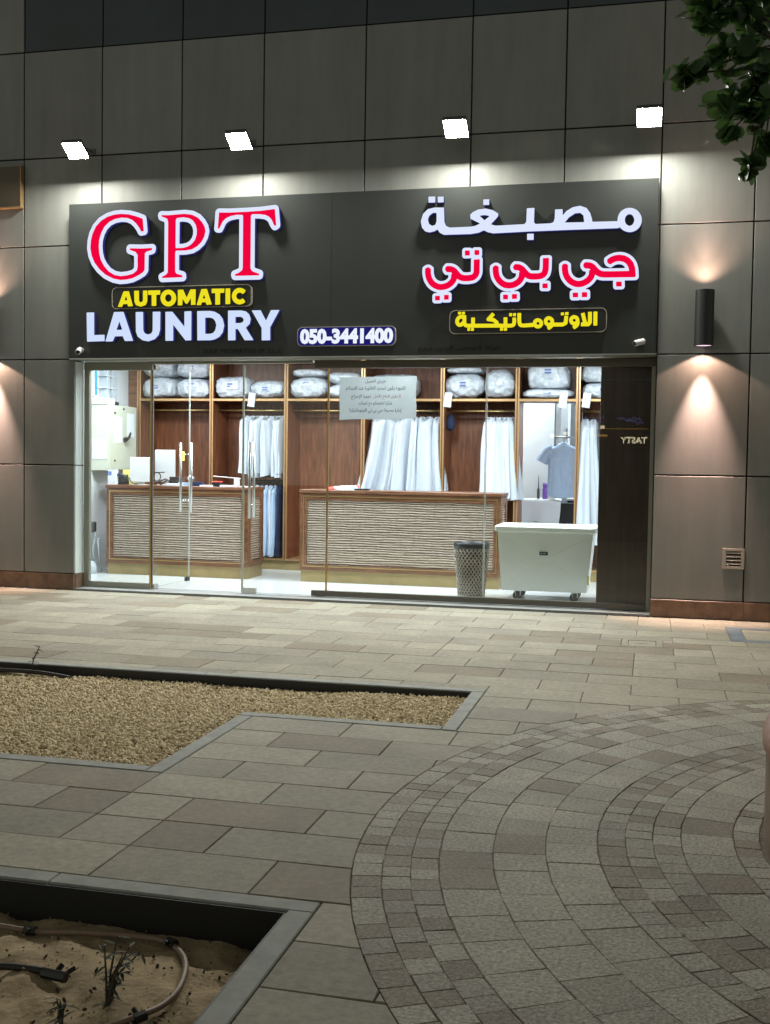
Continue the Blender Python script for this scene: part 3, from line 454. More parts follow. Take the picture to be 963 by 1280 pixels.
# ================================================================== THE SIGN
BY = -0.10
sg = thing('shop_sign', 'long dark sign board with lit English and Arabic laundry lettering', 'shop sign', (-3.2, BY, 2.62))
part('sign_board', M['board'], sg, (-6.412, -0.012, BY, -0.002, 2.624, 4.335), c=.003)
for x in (-4.85, -3.35, -1.75): part('board_seam', M['joint'], sg, (x-.0015, x+.0015, BY-.0008, BY+.002, 2.63, 4.33))
part('bottom_trim', M['steel'], sg, (-6.41, -0.014, BY+.004, BY+.03, 2.612, 2.6235))
GLY={'g':[('P',0,[[(-5492,4132),(-5478,3997),(-5508,3993),(-5528,4032),(-5563,4078),(-5612,4121),(-5672,4146),(-5742,4153),(-5822,4142),(-5892,4113),(-5952,4061),(-5992,3990),(-6014,3918),(-6019,3845),(-6013,3772),(-5993,3699),(-5955,3634),(-5900,3573),(-5829,3531),(-5749,3515),(-5669,3522),(-5599,3538),(-5555,3573),(-5547,3614),(-5548,3740),(-5571,3772),(-5641,3797),(-5641,3815),(-5502,3808),(-5378,3811),(-5381,3789),(-5442,3775),(-5464,3756),(-5466,3576),(-5486,3549),(-5540,3519),(-5609,3489),(-5679,3477),(-5759,3473),(-5839,3490),(-5930,3533),(-6010,3599),(-6066,3669),(-6102,3748),(-6118,3830),(-6113,3912),(-6093,3989),(-6053,4065),(-5992,4126),(-5912,4168),(-5832,4188),(-5752,4194),(-5652,4184),(-5563,4159)]])],'p':[('P',0,[[(-5267,4162),(-5191,4157),(-5094,4162),(-4997,4165),(-4910,4152),(-4842,4119),(-4793,4068),(-4764,4018),(-4754,3969),(-4768,3912),(-4801,3856),(-4849,3813),(-4907,3783),(-4984,3772),(-5101,3773),(-5105,3745),(-5104,3548),(-5089,3525),(-5021,3506),(-5019,3485),(-5128,3484),(-5253,3482),(-5257,3496),(-5211,3515),(-5189,3541),(-5188,4078),(-5199,4119),(-5230,4133),(-5264,4145)],[(-5089,4124),(-5016,4130),(-4948,4118),(-4899,4090),(-4865,4040),(-4852,3986),(-4855,3933),(-4874,3880),(-4907,3841),(-4955,3812),(-5013,3800),(-5096,3800),(-5103,3816),(-5101,4102)]])],'t':[('P',0,[[(-4598,4164),(-4486,4158),(-4288,4159),(-4119,4163),(-3967,4176),(-3962,4129),(-3950,4007),(-3965,3998),(-3978,4016),(-3997,4061),(-4030,4097),(-4072,4118),(-4137,4129),(-4222,4132),(-4236,4118),(-4235,3560),(-4221,3533),(-4187,3517),(-4136,3500),(-4138,3483),(-4281,3484),(-4409,3484),(-4412,3501),(-4367,3515),(-4329,3541),(-4322,3563),(-4323,4112),(-4330,4128),(-4391,4133),(-4467,4122),(-4519,4102),(-4557,4068),(-4582,4021),(-4594,3993),(-4611,3995),(-4604,4066)]])],'laundry':[[('P',0,[[(-6166,3125),(-6073,3125),(-6072,2874),(-5945,2877),(-5944,2806),(-6159,2802)]])],[('P',0,[[(-5832,3125),(-5717,3125),(-5599,2805),(-5700,2804),(-5725,2858),(-5820,2857),(-5846,2802),(-5935,2801)],[(-5766,3020),(-5732,2929),(-5801,2927)]])],[('P',0,[[(-5571,3120),(-5482,3120),(-5479,2928),(-5470,2898),(-5451,2880),(-5418,2873),(-5386,2882),(-5370,2903),(-5367,2932),(-5368,3119),(-5276,3119),(-5278,2925),(-5296,2866),(-5341,2820),(-5418,2797),(-5489,2810),(-5547,2852),(-5567,2905)]])],[('P',0,[[(-5217,3116),(-5136,3116),(-4993,2951),(-4994,3116),(-4912,3118),(-4910,2803),(-4979,2802),(-5124,2976),(-5123,2801),(-5215,2801)]])],[('P',0,[[(-4845,3117),(-4697,3117),(-4639,3106),(-4587,3077),(-4547,3028),(-4530,2956),(-4546,2884),(-4585,2836),(-4636,2810),(-4681,2801),(-4840,2801)],[(-4751,3046),(-4696,3045),(-4660,3035),(-4634,3005),(-4621,2963),(-4633,2909),(-4656,2880),(-4688,2871),(-4749,2870)]])],[('P',0,[[(-4488,3116),(-4336,3115),(-4285,3105),(-4247,3073),(-4227,3023),(-4239,2969),(-4283,2930),(-4193,2796),(-4295,2796),(-4373,2917),(-4401,2918),(-4400,2797),(-4485,2797)],[(-4402,3047),(-4342,3048),(-4318,3036),(-4307,3014),(-4317,2991),(-4341,2981),(-4402,2981)]])],[('P',0,[[(-4219,3113),(-4117,3114),(-4055,3002),(-4000,3113),(-3903,3112),(-4007,2930),(-4005,2793),(-4101,2792),(-4103,2925)]])]],'automatic':[[('P',0,[[(-5712,3347),(-5647,3348),(-5598,3183),(-5655,3180),(-5666,3208),(-5717,3206),(-5728,3177),(-5780,3178)],[(-5682,3297),(-5666,3249),(-5699,3247)]])],[('P',0,[[(-5585,3351),(-5527,3351),(-5526,3246),(-5520,3230),(-5504,3222),(-5487,3229),(-5478,3245),(-5479,3350),(-5426,3350),(-5427,3232),(-5446,3192),(-5504,3175),(-5562,3194),(-5581,3230)]])],[('P',0,[[(-5419,3350),(-5274,3349),(-5274,3302),(-5321,3302),(-5320,3181),(-5375,3181),(-5376,3302),(-5418,3302)]])],[('P',0,[[(-5085,3261),(-5087,3240),(-5094,3221),(-5105,3204),(-5119,3190),(-5137,3180),(-5156,3173),(-5177,3171),(-5198,3174),(-5218,3181),(-5235,3192),(-5250,3207),(-5261,3225),(-5268,3244),(-5271,3264),(-5269,3285),(-5262,3304),(-5251,3321),(-5236,3335),(-5219,3346),(-5199,3352),(-5178,3354),(-5158,3351),(-5138,3344),(-5120,3332),(-5106,3318),(-5094,3300),(-5088,3281)],[(-5140,3262),(-5141,3253),(-5143,3244),(-5148,3236),(-5154,3230),(-5161,3225),(-5169,3223),(-5177,3222),(-5186,3223),(-5194,3226),(-5201,3231),(-5207,3238),(-5212,3246),(-5215,3254),(-5216,3263),(-5215,3272),(-5212,3281),(-5208,3289),(-5202,3295),(-5195,3300),(-5187,3303),(-5178,3303),(-5170,3302),(-5161,3299),(-5154,3294),(-5148,3287),(-5144,3280),(-5141,3271)]])],[('P',0,[[(-5067,3349),(-5005,3350),(-4963,3264),(-4920,3350),(-4858,3350),(-4860,3184),(-4912,3182),(-4913,3257),(-4952,3198),(-4974,3197),(-5011,3253),(-5013,3181),(-5066,3181)]])],[('P',0,[[(-4792,3351),(-4728,3352),(-4669,3183),(-4730,3180),(-4743,3209),(-4786,3208),(-4795,3179),(-4847,3179)],[(-4761,3294),(-4746,3250),(-4776,3248)]])],[('P',0,[[(-4673,3352),(-4527,3351),(-4528,3306),(-4576,3305),(-4575,3181),(-4630,3179),(-4631,3305),(-4673,3305)]])],[('P',0,[[(-4514,3351),(-4460,3351),(-4459,3184),(-4513,3183)]])],[('S',51,[[(-4302,3223),(-4318,3210),(-4338,3204),(-4359,3203),(-4379,3210),(-4397,3222),(-4409,3239),(-4415,3259),(-4415,3280),(-4407,3299),(-4394,3314),(-4376,3325),(-4356,3329),(-4335,3327),(-4315,3318),(-4300,3304)]])]],'masbagha':[('P',0,[[(-2142,4120),(-2240,4124),(-2311,4111),(-2362,4062),(-2383,3987),(-2369,3923),(-2333,3884),(-2287,3873),(-2235,3884),(-2207,3901),(-2183,3866),(-2137,3843),(-2041,3842),(-1861,3842),(-1784,3852),(-1727,3875),(-1689,3855),(-1632,3841),(-1455,3843),(-1281,3847),(-1206,3847),(-909,3849),(-399,3849),(-381,3852),(-383,3917),(-437,3919),(-645,3920),(-649,3947),(-669,4009),(-706,4059),(-768,4083),(-841,4071),(-901,4037),(-937,3995),(-941,4056),(-1016,4056),(-1017,3967),(-1028,3931),(-1059,3920),(-1208,3919),(-1223,3938),(-1220,4080),(-1297,4079),(-1300,3941),(-1319,3922),(-1608,3917),(-1659,3932),(-1609,3983),(-1584,4013),(-1585,4038),(-1636,4072),(-1713,4093),(-1789,4086),(-1846,4061),(-1871,4037),(-1867,3995),(-1825,3975),(-1767,3945),(-1811,3925),(-1862,3916),(-2081,3915),(-2120,3933),(-2136,3972)],[(-2219,4069),(-2258,4071),(-2297,4041),(-2309,4003),(-2295,3958),(-2262,3938),(-2230,3947),(-2218,3981)],[(-1775,4023),(-1724,4028),(-1670,4017),(-1723,3975)],[(-917,3923),(-875,3974),(-815,4011),(-766,4013),(-735,3987),(-725,3920)]]),('P',0,[[(-168,3921),(-170,3895),(-178,3870),(-191,3848),(-209,3830),(-231,3816),(-256,3808),(-282,3806),(-308,3810),(-333,3820),(-356,3835),(-375,3854),(-389,3877),(-399,3903),(-402,3930),(-400,3956),(-392,3981),(-378,4003),(-360,4021),(-338,4034),(-314,4042),(-288,4044),(-261,4040),(-236,4030),(-214,4015),(-195,3996),(-181,3973),(-171,3947)],[(-240,3924),(-241,3911),(-244,3899),(-250,3888),(-256,3880),(-265,3873),(-274,3869),(-285,3868),(-295,3870),(-304,3875),(-313,3882),(-321,3891),(-326,3902),(-330,3914),(-331,3927),(-331,3940),(-327,3952),(-322,3962),(-315,3971),(-307,3977),(-297,3981),(-287,3982),(-277,3980),(-267,3976),(-259,3969),(-251,3959),(-246,3948),(-242,3936)]]),('P',0,[[(-2307,4237),(-2235,4235),(-2234,4174),(-2305,4176)]]),('P',0,[[(-2209,4233),(-2148,4231),(-2147,4172),(-2208,4173)]]),('P',0,[[(-1740,4185),(-1679,4184),(-1678,4127),(-1739,4128)]]),('P',0,[[(-1289,3825),(-1223,3824),(-1222,3762),(-1288,3763)]])],'ty':[('S',62,[[(-2298,3502),(-2299,3487),(-2299,3472),(-2298,3456),(-2295,3438),(-2290,3419),(-2284,3400),(-2274,3382),(-2262,3364),(-2248,3349),(-2233,3337),(-2216,3328),(-2200,3321),(-2185,3316),(-2171,3313),(-2156,3313),(-2139,3314),(-2122,3317),(-2105,3322),(-2088,3329),(-2072,3338),(-2058,3349),(-2046,3361),(-2036,3375),(-2028,3390),(-2025,3407),(-2024,3426),(-2023,3444)]]),('S',62,[[(-2103,3495),(-2089,3494),(-2074,3494),(-2060,3492),(-2048,3488),(-2036,3482),(-2025,3474),(-2015,3464),(-2005,3451),(-1995,3440),(-1985,3429),(-1975,3418),(-1964,3409),(-1951,3404),(-1937,3400),(-1921,3397),(-1901,3396),(-1880,3396),(-1861,3398),(-1846,3400),(-1834,3403),(-1823,3408),(-1813,3416),(-1804,3426),(-1798,3439),(-1794,3454),(-1793,3471),(-1793,3493),(-1793,3520),(-1793,3552),(-1794,3583)]]),('P',0,[[(-1918,3677),(-1868,3676),(-1867,3626),(-1917,3626)]]),('P',0,[[(-1819,3678),(-1771,3677),(-1770,3627),(-1818,3628)]]),('P',0,[[(-2220,3224),(-2169,3224),(-2169,3177),(-2219,3177)]]),('P',0,[[(-2126,3232),(-2077,3232),(-2076,3184),(-2125,3184)]])],'by':[('S',62,[[(-1599,3503),(-1599,3487),(-1600,3471),(-1598,3454),(-1595,3436),(-1591,3418),(-1584,3400),(-1574,3382),(-1561,3364),(-1547,3349),(-1532,3337),(-1516,3327),(-1500,3320),(-1486,3316),(-1473,3314),(-1458,3313),(-1442,3314),(-1425,3317),(-1408,3322),(-1392,3330),(-1376,3339),(-1362,3350),(-1352,3362),(-1343,3375),(-1336,3389),(-1333,3406),(-1332,3425),(-1331,3443)]]),('S',62,[[(-1407,3495),(-1393,3494),(-1379,3494),(-1365,3491),(-1353,3487),(-1342,3480),(-1331,3472),(-1321,3462),(-1311,3450),(-1302,3438),(-1292,3427),(-1283,3417),(-1272,3408),(-1260,3403),(-1246,3399),(-1230,3397),(-1209,3396),(-1185,3396),(-1163,3397),(-1147,3400),(-1133,3405),(-1122,3410),(-1114,3417),(-1107,3426),(-1102,3437),(-1099,3452),(-1096,3469),(-1095,3491),(-1095,3517),(-1095,3547),(-1095,3577)]]),('P',0,[[(-1125,3325),(-1072,3324),(-1071,3276),(-1124,3277)]]),('P',0,[[(-1519,3222),(-1469,3221),(-1468,3173),(-1518,3173)]]),('P',0,[[(-1429,3225),(-1378,3225),(-1377,3177),(-1428,3177)]])],'jy':[('S',62,[[(-905,3501),(-905,3486),(-905,3471),(-904,3455),(-901,3437),(-897,3417),(-890,3398),(-881,3381),(-869,3365),(-856,3350),(-843,3338),(-828,3329),(-813,3321),(-798,3315),(-782,3312),(-766,3310),(-751,3311),(-735,3314),(-719,3319),(-704,3326),(-688,3335),(-673,3346),(-661,3358),(-650,3372),(-642,3387),(-638,3405),(-637,3424),(-636,3444)]]),('S',62,[[(-709,3494),(-695,3494),(-681,3493),(-667,3491),(-655,3488),(-645,3483),(-634,3476),(-625,3466),(-615,3454),(-606,3443),(-595,3432),(-585,3422),(-572,3414),(-559,3408),(-545,3403),(-526,3400),(-499,3399),(-467,3398),(-433,3398),(-394,3397),(-352,3397),(-313,3397),(-279,3396),(-248,3396),(-217,3396)]]),('S',62,[[(-477,3521),(-463,3530),(-448,3540),(-432,3547),(-413,3553),(-393,3556),(-372,3557),(-351,3554),(-331,3549),(-312,3540),(-296,3529),(-281,3514),(-270,3499),(-261,3484),(-255,3467),(-250,3447),(-247,3423),(-245,3395),(-243,3367)]]),('P',0,[[(-402,3325),(-346,3325),(-345,3278),(-400,3278)]]),('P',0,[[(-823,3227),(-769,3226),(-768,3179),(-821,3179)]]),('P',0,[[(-733,3229),(-680,3229),(-679,3180),(-732,3180)]])],'yel':[('S',39,[[(-1913,3005),(-1926,3006),(-1940,3007),(-1952,3006),(-1963,3000),(-1972,2992),(-1978,2983),(-1983,2973),(-1985,2961),(-1984,2950),(-1980,2940),(-1973,2931),(-1965,2924),(-1956,2922),(-1946,2923),(-1937,2927),(-1930,2933),(-1924,2941),(-1918,2949)]]),('S',39,[[(-1910,3022),(-1909,2990),(-1909,2959),(-1906,2935),(-1901,2923),(-1895,2918),(-1883,2916),(-1862,2913),(-1836,2913),(-1809,2913)]]),('S',39,[[(-1820,2996),(-1819,2911)]]),('S',39,[[(-1885,2914),(-1520,2910)]]),('S',39,[[(-1610,3032),(-1663,2975),(-1609,2968),(-1578,2944),(-1571,2911)]]),('S',39,[[(-1489,2993),(-1487,2908)]]),('S',39,[[(-1401,2989),(-1400,2971),(-1398,2952),(-1400,2937),(-1402,2925),(-1408,2915),(-1422,2909),(-1452,2907),(-1490,2907),(-1529,2908)]]),('P',0,[[(-1977,3057),(-1944,3057),(-1943,3030),(-1976,3029)]]),('P',0,[[(-1937,3056),(-1904,3057),(-1904,3029),(-1937,3029)]]),('P',0,[[(-1877,2891),(-1847,2892),(-1846,2861),(-1876,2861)]]),('P',0,[[(-1840,2891),(-1809,2891),(-1808,2861),(-1839,2860)]]),('P',0,[[(-1542,2887),(-1510,2887),(-1509,2858),(-1542,2858)]]),('P',0,[[(-1503,2886),(-1470,2886),(-1469,2858),(-1503,2857)]]),('P',0,[[(-1453,3034),(-1422,3034),(-1421,3002),(-1452,3002)]]),('P',0,[[(-1414,3033),(-1383,3034),(-1383,3002),(-1413,3001)]])],'yel2':[('S',39,[[(-1350,3034),(-1349,2999),(-1349,2963),(-1346,2936),(-1342,2921),(-1335,2913),(-1324,2909),(-1305,2907),(-1282,2909),(-1261,2910),(-1243,2910),(-1227,2911),(-1211,2911)]]),('S',39,[[(-1247,2912),(-1201,2913)]]),('P',0,[[(-1108,2926),(-1109,2914),(-1113,2903),(-1119,2894),(-1127,2886),(-1137,2879),(-1147,2876),(-1159,2875),(-1171,2876),(-1182,2880),(-1192,2886),(-1200,2895),(-1207,2905),(-1211,2916),(-1212,2927),(-1211,2939),(-1208,2950),(-1202,2960),(-1194,2968),(-1184,2974),(-1173,2978),(-1161,2979),(-1150,2977),(-1139,2973),(-1129,2967),(-1120,2958),(-1114,2948),(-1110,2937)],[(-1146,2926),(-1146,2923),(-1147,2920),(-1149,2917),(-1151,2915),(-1154,2913),(-1157,2912),(-1160,2912),(-1163,2912),(-1166,2914),(-1169,2915),(-1171,2918),(-1173,2921),(-1174,2924),(-1175,2927),(-1175,2930),(-1173,2933),(-1172,2936),(-1170,2938),(-1167,2940),(-1164,2941),(-1160,2941),(-1157,2941),(-1154,2940),(-1151,2938),(-1149,2936),(-1147,2933),(-1146,2930)]])],'yel3':[('P',0,[[(-999,2944),(-1000,2933),(-1004,2922),(-1010,2912),(-1018,2904),(-1028,2898),(-1038,2894),(-1050,2893),(-1062,2895),(-1073,2899),(-1083,2905),(-1091,2913),(-1097,2923),(-1101,2934),(-1103,2946),(-1102,2957),(-1098,2968),(-1092,2978),(-1084,2986),(-1075,2992),(-1064,2996),(-1052,2997),(-1041,2995),(-1030,2991),(-1020,2985),(-1011,2977),(-1005,2967),(-1001,2956)],[(-1037,2945),(-1037,2942),(-1038,2938),(-1040,2936),(-1042,2933),(-1044,2932),(-1048,2931),(-1051,2930),(-1054,2931),(-1057,2932),(-1060,2934),(-1062,2936),(-1064,2939),(-1065,2942),(-1066,2945),(-1065,2948),(-1064,2952),(-1063,2954),(-1060,2957),(-1058,2958),(-1055,2959),(-1051,2960),(-1048,2959),(-1045,2958),(-1042,2956),(-1040,2954),(-1038,2951),(-1037,2948)]]),('S',39,[[(-1017,2940),(-1019,2926),(-1021,2912),(-1026,2899),(-1035,2890),(-1048,2882),(-1061,2874)]]),('S',39,[[(-1028,2913),(-914,2911),(-885,2926),(-880,2997)]]),('P',0,[[(-935,3032),(-903,3032),(-903,3003),(-934,3002)]]),('P',0,[[(-894,3035),(-858,3035),(-858,3004),(-894,3004)]])],'yel4':[('P',0,[[(-749,2951),(-750,2940),(-754,2929),(-760,2919),(-768,2911),(-777,2905),(-788,2901),(-799,2900),(-811,2902),(-822,2906),(-832,2912),(-840,2920),(-846,2930),(-850,2941),(-852,2953),(-851,2964),(-847,2975),(-841,2985),(-833,2993),(-824,2999),(-813,3002),(-802,3004),(-790,3002),(-779,2998),(-769,2992),(-761,2983),(-755,2974),(-751,2963)],[(-786,2952),(-786,2948),(-787,2945),(-789,2943),(-791,2940),(-794,2939),(-797,2938),(-800,2937),(-803,2938),(-806,2939),(-809,2941),(-812,2943),(-813,2946),(-814,2949),(-815,2952),(-815,2955),(-814,2958),(-812,2961),(-810,2963),(-807,2965),(-804,2966),(-801,2966),(-798,2966),(-795,2965),(-792,2963),(-789,2961),(-788,2958),(-787,2955)]]),('S',39,[[(-766,2945),(-767,2931),(-768,2917),(-772,2904),(-782,2895),(-795,2886),(-808,2878)]])],'yel5':[('S',39,[[(-648,3033),(-646,2930),(-661,2910),(-734,2911)]]),('S',39,[[(-719,3023),(-692,2917)]])],'yel6':[('S',39,[[(-594,3035),(-593,2896)]])]}
def prims(gl):
    """each primitive -> list of closed polygons whose even-odd union is the shape"""
    o = []
    for kind, w, rings in gl:
        rings = [[(x/1000, z/1000) for x, z in r] for r in rings]
        if kind == 'P': o.append(rings); continue
        p = rings[0]; w = w/1000/2
        for i in range(len(p)-1):
            (ax, az), (bx_, bz) = p[i], p[i+1]; l = math.hypot(bx_-ax, bz-az) or 1e-6; nx_, nz_ = -(bz-az)/l*w, (bx_-ax)/l*w
            o.append([[(ax+nx_, az+nz_), (bx_+nx_, bz+nz_), (bx_-nx_, bz-nz_), (ax-nx_, az-nz_)]])
            if i > 0: o.append([[(ax+w*math.cos(t), az+w*math.sin(t)) for t in np.linspace(0, 2*math.pi, 14, endpoint=False)]])
    return o
def contours(gl, offs, h=0.006):
    """outlines of the shape grown by each offset, found on a signed distance grid"""
    ps = prims(gl); A = np.array([q for pr in ps for r in pr for q in r]); mg = max(offs)+3*h
    x0, z0 = A.min(0)-mg; x1, z1 = A.max(0)+mg
    xs = np.arange(x0, x1+h, h); zs = np.arange(z0, z1+h, h); X, Z = np.meshgrid(xs, zs, indexing='ij'); D = np.full(X.shape, 9.0)
    for pr in ps:
        d = np.full(X.shape, 9.0); ins = np.zeros(X.shape, bool)
        for r in pr:
            for i in range(len(r)):
                (ax, az), (bx_, bz) = r[i], r[(i+1) % len(r)]; ex, ez = bx_-ax, bz-az; ll = ex*ex+ez*ez
                if ll < 1e-12: continue
                t = np.clip(((X-ax)*ex+(Z-az)*ez)/ll, 0, 1); d = np.minimum(d, np.hypot(X-ax-t*ex, Z-az-t*ez))
                if az != bz:
                    c = (az > Z) != (bz > Z); ins ^= c & (X < ax+(Z-az)*ex/ez)
        D = np.minimum(D, np.where(ins, -d, d))
    res = []
    for off in offs:
        Fd = D-off; seg = {}
        S = Fd < 0; nxx, nzz = Fd.shape
        def pt(a, b_):
            fa, fb = Fd[a], Fd[b_]; t = fa/(fa-fb); return (xs[a[0]]+(xs[b_[0]]-xs[a[0]])*t, zs[a[1]]+(zs[b_[1]]-zs[a[1]])*t)
        pts = {}
        code = S[:-1, :-1]*1+S[1:, :-1]*2+S[1:, 1:]*4+S[:-1, 1:]*8
        for i, k in np.argwhere((code > 0) & (code < 15)):
            c = [(i, k), (i+1, k), (i+1, k+1), (i, k+1)]; s = [S[q] for q in c]; ed = []
            for e in range(4):
                a, b_ = c[e], c[(e+1) % 4]
                if s[e] != s[(e+1) % 4]: ed.append((s[e], tuple(sorted((a, b_)))))
            outs = [e for q, e in ed if q]; ins_ = [e for q, e in ed if not q]
            if len(outs) == 2 and Fd[i:i+2, k:k+2].mean() >= 0: ins_ = ins_[::-1]
            for a, b_ in zip(outs, ins_ if len(outs) == 1 else ins_): seg[a] = b_
            for _, e in ed:
                if e not in pts: pts[e] = pt(*e)
        loops = []
        while seg:
            st = next(iter(seg)); lp = []; cur = st
            while cur in seg: lp.append(pts[cur]); cur = seg.pop(cur)
            if len(lp) > 7: loops.append(simplify(lp, 0.0011))
        res.append(loops)
    return res
def simplify(p, tol):
    p = np.array(p); n = len(p); keep = np.zeros(n, bool); m = int(np.argmax(np.hypot(*(p-p[0]).T))); keep[0] = keep[m] = True; st = [(0, m), (m, n)]
    while st:
        a, b_ = st.pop()
        if b_-a < 2: continue
        q = p[a+1:b_]; A_, B_ = p[a], p[b_ % n]; e = B_-A_; l = np.hypot(*e) or 1e-9
        d = np.abs((q-A_)@np.array([-e[1], e[0]]))/l; i = int(d.argmax())
        if d[i] > tol: keep[a+1+i] = True; st += [(a, a+1+i), (a+1+i, b_)]
    return [tuple(q) for q in p[keep]]
def solid(name, loops, y0, y1, mats, parent):
    """flat-faced solid of the outline between the planes y0 (front) and y1 (back); faces mats[0], sides mats[1]"""
    c = bpy.data.curves.new('outline', 'CURVE'); c.dimensions = '2D'; c.fill_mode = 'BOTH'; c.extrude = (y1-y0)/2
    for lp in loops:
        s = c.splines.new('POLY'); s.points.add(len(lp)-1)
        s.points.foreach_set('co', [v for q in lp for v in (q[0], q[1], 0, 1)]); s.use_cyclic_u = True
    o = bpy.data.objects.new('outline', c); COL.objects.link(o); bpy.context.view_layer.update()
    me = bpy.data.meshes.new_from_object(o.evaluated_get(bpy.context.evaluated_depsgraph_get()))
    bpy.data.objects.remove(o); bpy.data.curves.remove(c); me.name = name; me.materials.clear()
    co = np.zeros(len(me.vertices)*3); me.vertices.foreach_get('co', co); co = co.reshape(-1, 3)
    q = np.stack([co[:, 0], (y0+y1)/2 - co[:, 2], co[:, 1]], -1) - np.array(WL.get(parent, Vector()))
    me.vertices.foreach_set('co', q.ravel()); me.update()
    for m in mats: me.materials.append(m)
    if len(mats) > 1:
        for p in me.polygons: p.material_index = 0 if abs(p.normal.y) > 0.5 else 1
    o = bpy.data.objects.new(name, me); COL.objects.link(o); o.parent = parent; WL[o] = WL.get(parent, Vector()); return o
LF = -0.148                                            # front of the channel letters
for g in ('g', 'p', 't', 'ty', 'by', 'jy'):
    lat = g in 'gpt'; ins, bord = contours(GLY[g], [0.0, 0.045 if lat else 0.029])
    o = solid('letter', bord, LF, BY-.001, [E_['white'], E_['side']], sg)
    solid('red_face', ins, LF-.008, LF-.0005, [E_['red']], o)
for l in GLY['laundry']:
    solid('letter', contours(l, [0.0])[0], LF, BY-.001, [E_['white2'], E_['side']], sg)
solid('letter', contours(GLY['masbagha'], [0.0])[0], LF, BY-.001, [E_['white'], E_['side']], sg)
def rounded(x0, x1, z0, z1, r):
    o = []
    for cx, cz, a in ((x1-r, z1-r, 0), (x0+r, z1-r, 90), (x0+r, z0+r, 180), (x1-r, z0+r, 270)):
        o += [(cx+r*math.cos(R(a+t)), cz+r*math.sin(R(a+t))) for t in range(0, 91, 15)]
    return o
def light_box(name, x0, x1, z0, z1, m):
    o = solid(name, [rounded(x0, x1, z0, z1, .055)], BY-.035, BY-.001, [m], sg)
    solid('box_rim', [rounded(x0-.004, x1+.004, z0-.004, z1+.004, .058), rounded(x0+.004, x1-.004, z0+.004, z1-.004, .052)], BY-.04, BY-.002, [M['vent']], o)
    return o
M['boxface'] = mat('black_gloss_box', (0.018, 0.02, 0.02), 0.3); M['boxblue'] = emit('lit_blue_box', lin(34, 32, 118), 0.8)
bx1 = light_box('name_box', -5.86, -4.228, 3.160, 3.392, M['boxface'])
for l in GLY['automatic']: solid('letter', contours(l, [0.0], .005)[0], BY-.06, BY-.0352, [E_['yellow'], E_['yside']], bx1)
bx2 = light_box('name_box', -2.065, -0.487, 2.838, 3.072, M['boxface'])
for k in ('yel', 'yel2', 'yel3', 'yel4', 'yel5', 'yel6'): solid('letter', contours(GLY[k], [0.0], .005)[0], BY-.06, BY-.0352, [E_['yellow'], E_['yside']], bx2)
bx3 = light_box('phone_box', -3.702, -2.637, 2.728, 2.926, M['boxblue'])
put_text('number', '050-3441400', E_['phone'], bx3, -3.672, -2.660, 2.748, 2.908, BY-.037, extrude=.009, offset=.05)
for w_, xa, xb in (('SOLE', -4.79, -4.625), ('PROPERTYSHIP', -4.585, -4.085), ('L.L.C', -4.04, -3.88)): put_text('faint_word', w_, M['blind'], sg, xa, xb, 2.663, 2.712, BY-.001, extrude=.003, offset=.012)
put_text('faint_word', shape_ar('شركة الشخص الواحد ذ.م.م'), M['blind'], sg, -2.40, -1.54, 2.655, 2.722, BY-.001, extrude=.003, offset=.012)
# ---- cameras under the sign
def cctv(label, x, z, dx):
    o = thing('security_camera', label, 'security camera', (x, BY, z), 'security cameras on the sign')
    b = MB(); b.lathe([(.001, 0), (.032, 0), (.032, .015), (.001, .015)], 0, 0, 14)
    b.v = [(x+v[0], BY-.001-v[2], z+v[1]) for v in b.v]; b.build('mount', M['white_plastic'], o)
    b = MB(); b.tube([(x, BY-.012, z), (x+dx*.02, BY-.05, z-.01)], .011, 8); b.build('bracket', M['white_plastic'], o, smooth=True)
    a = Vector((x, BY-.05, z-.005)); d = Vector((dx*.75, -.6, -.25)).normalized()
    b = MB(); b.tube([a-d*.04, a-d*.036, a+d*.07, a+d*.072], [.02, .03, .03, .026], 14); bo = b.build('body', M['white_plastic'], o, smooth=True)
    b = MB(); b.tube([a+d*.0725, a+d*.08], [.024, .022], 14); b.build('lens', M['black'], bo)
cctv('small white dome-fronted camera at the left end of the sign', -6.255, 2.712, .25)
cctv('small pale bullet camera at the right end of the sign', -0.15, 2.735, -1.0)
# ---- floodlights over the sign
def flood(x, label):
    o = thing('floodlight', label, 'floodlight', (x, 0, 4.88), 'floodlights above the sign')
    tl = R(33); c0 = Vector((x, -.36, 4.845)); ay = Vector((0, math.cos(tl), -math.sin(tl))); nn = Vector((0, -math.sin(tl), -math.cos(tl))); ax = Vector((1, 0, 0))
    def obb(b, w, l, d0, d1, dy=0):
        vs = [c0+ax*(sx*w/2)+ay*(sy*l/2+dy)+nn*d for d in (d0, d1) for sx, sy in ((-1,-1),(1,-1),(1,1),(-1,1))]
        b.add(vs, [(0,3,2,1),(4,5,6,7),(0,1,5,4),(1,2,6,5),(2,3,7,6),(3,0,4,7)])
    b = MB(); obb(b, .232, .232, -.04, .0015)
    for k in range(5): obb(b, .008, .20, -.065, -.0455)
    b.build('housing', M['grey_metal'], o)
    b = MB(); obb(b, .226, .012, -.0035, .006, .1145); b.build('rim', M['grey_metal'], o); b = MB(); obb(b, .226, .012, -.0035, .006, -.1145); b.build('rim', M['grey_metal'], o)
    w, l = .222, .212; b = MB(); b.add([c0+ax*(sx*w/2)+ay*(sy*l/2)+nn*.003 for sx, sy in ((-1,-1),(-1,1),(1,1),(1,-1))], [(0,1,2,3)]); b.build('lens', E_['flood'], o)
    b = MB(); b.tube([(x, -.002, 4.93), (x, -.20, 4.94), (x, -.345, 4.89)], .011, 6)
    b.box(x-.05, x+.05, -.012, -.001, 4.90, 4.96); b.build('bracket', M['grey_metal'], o)
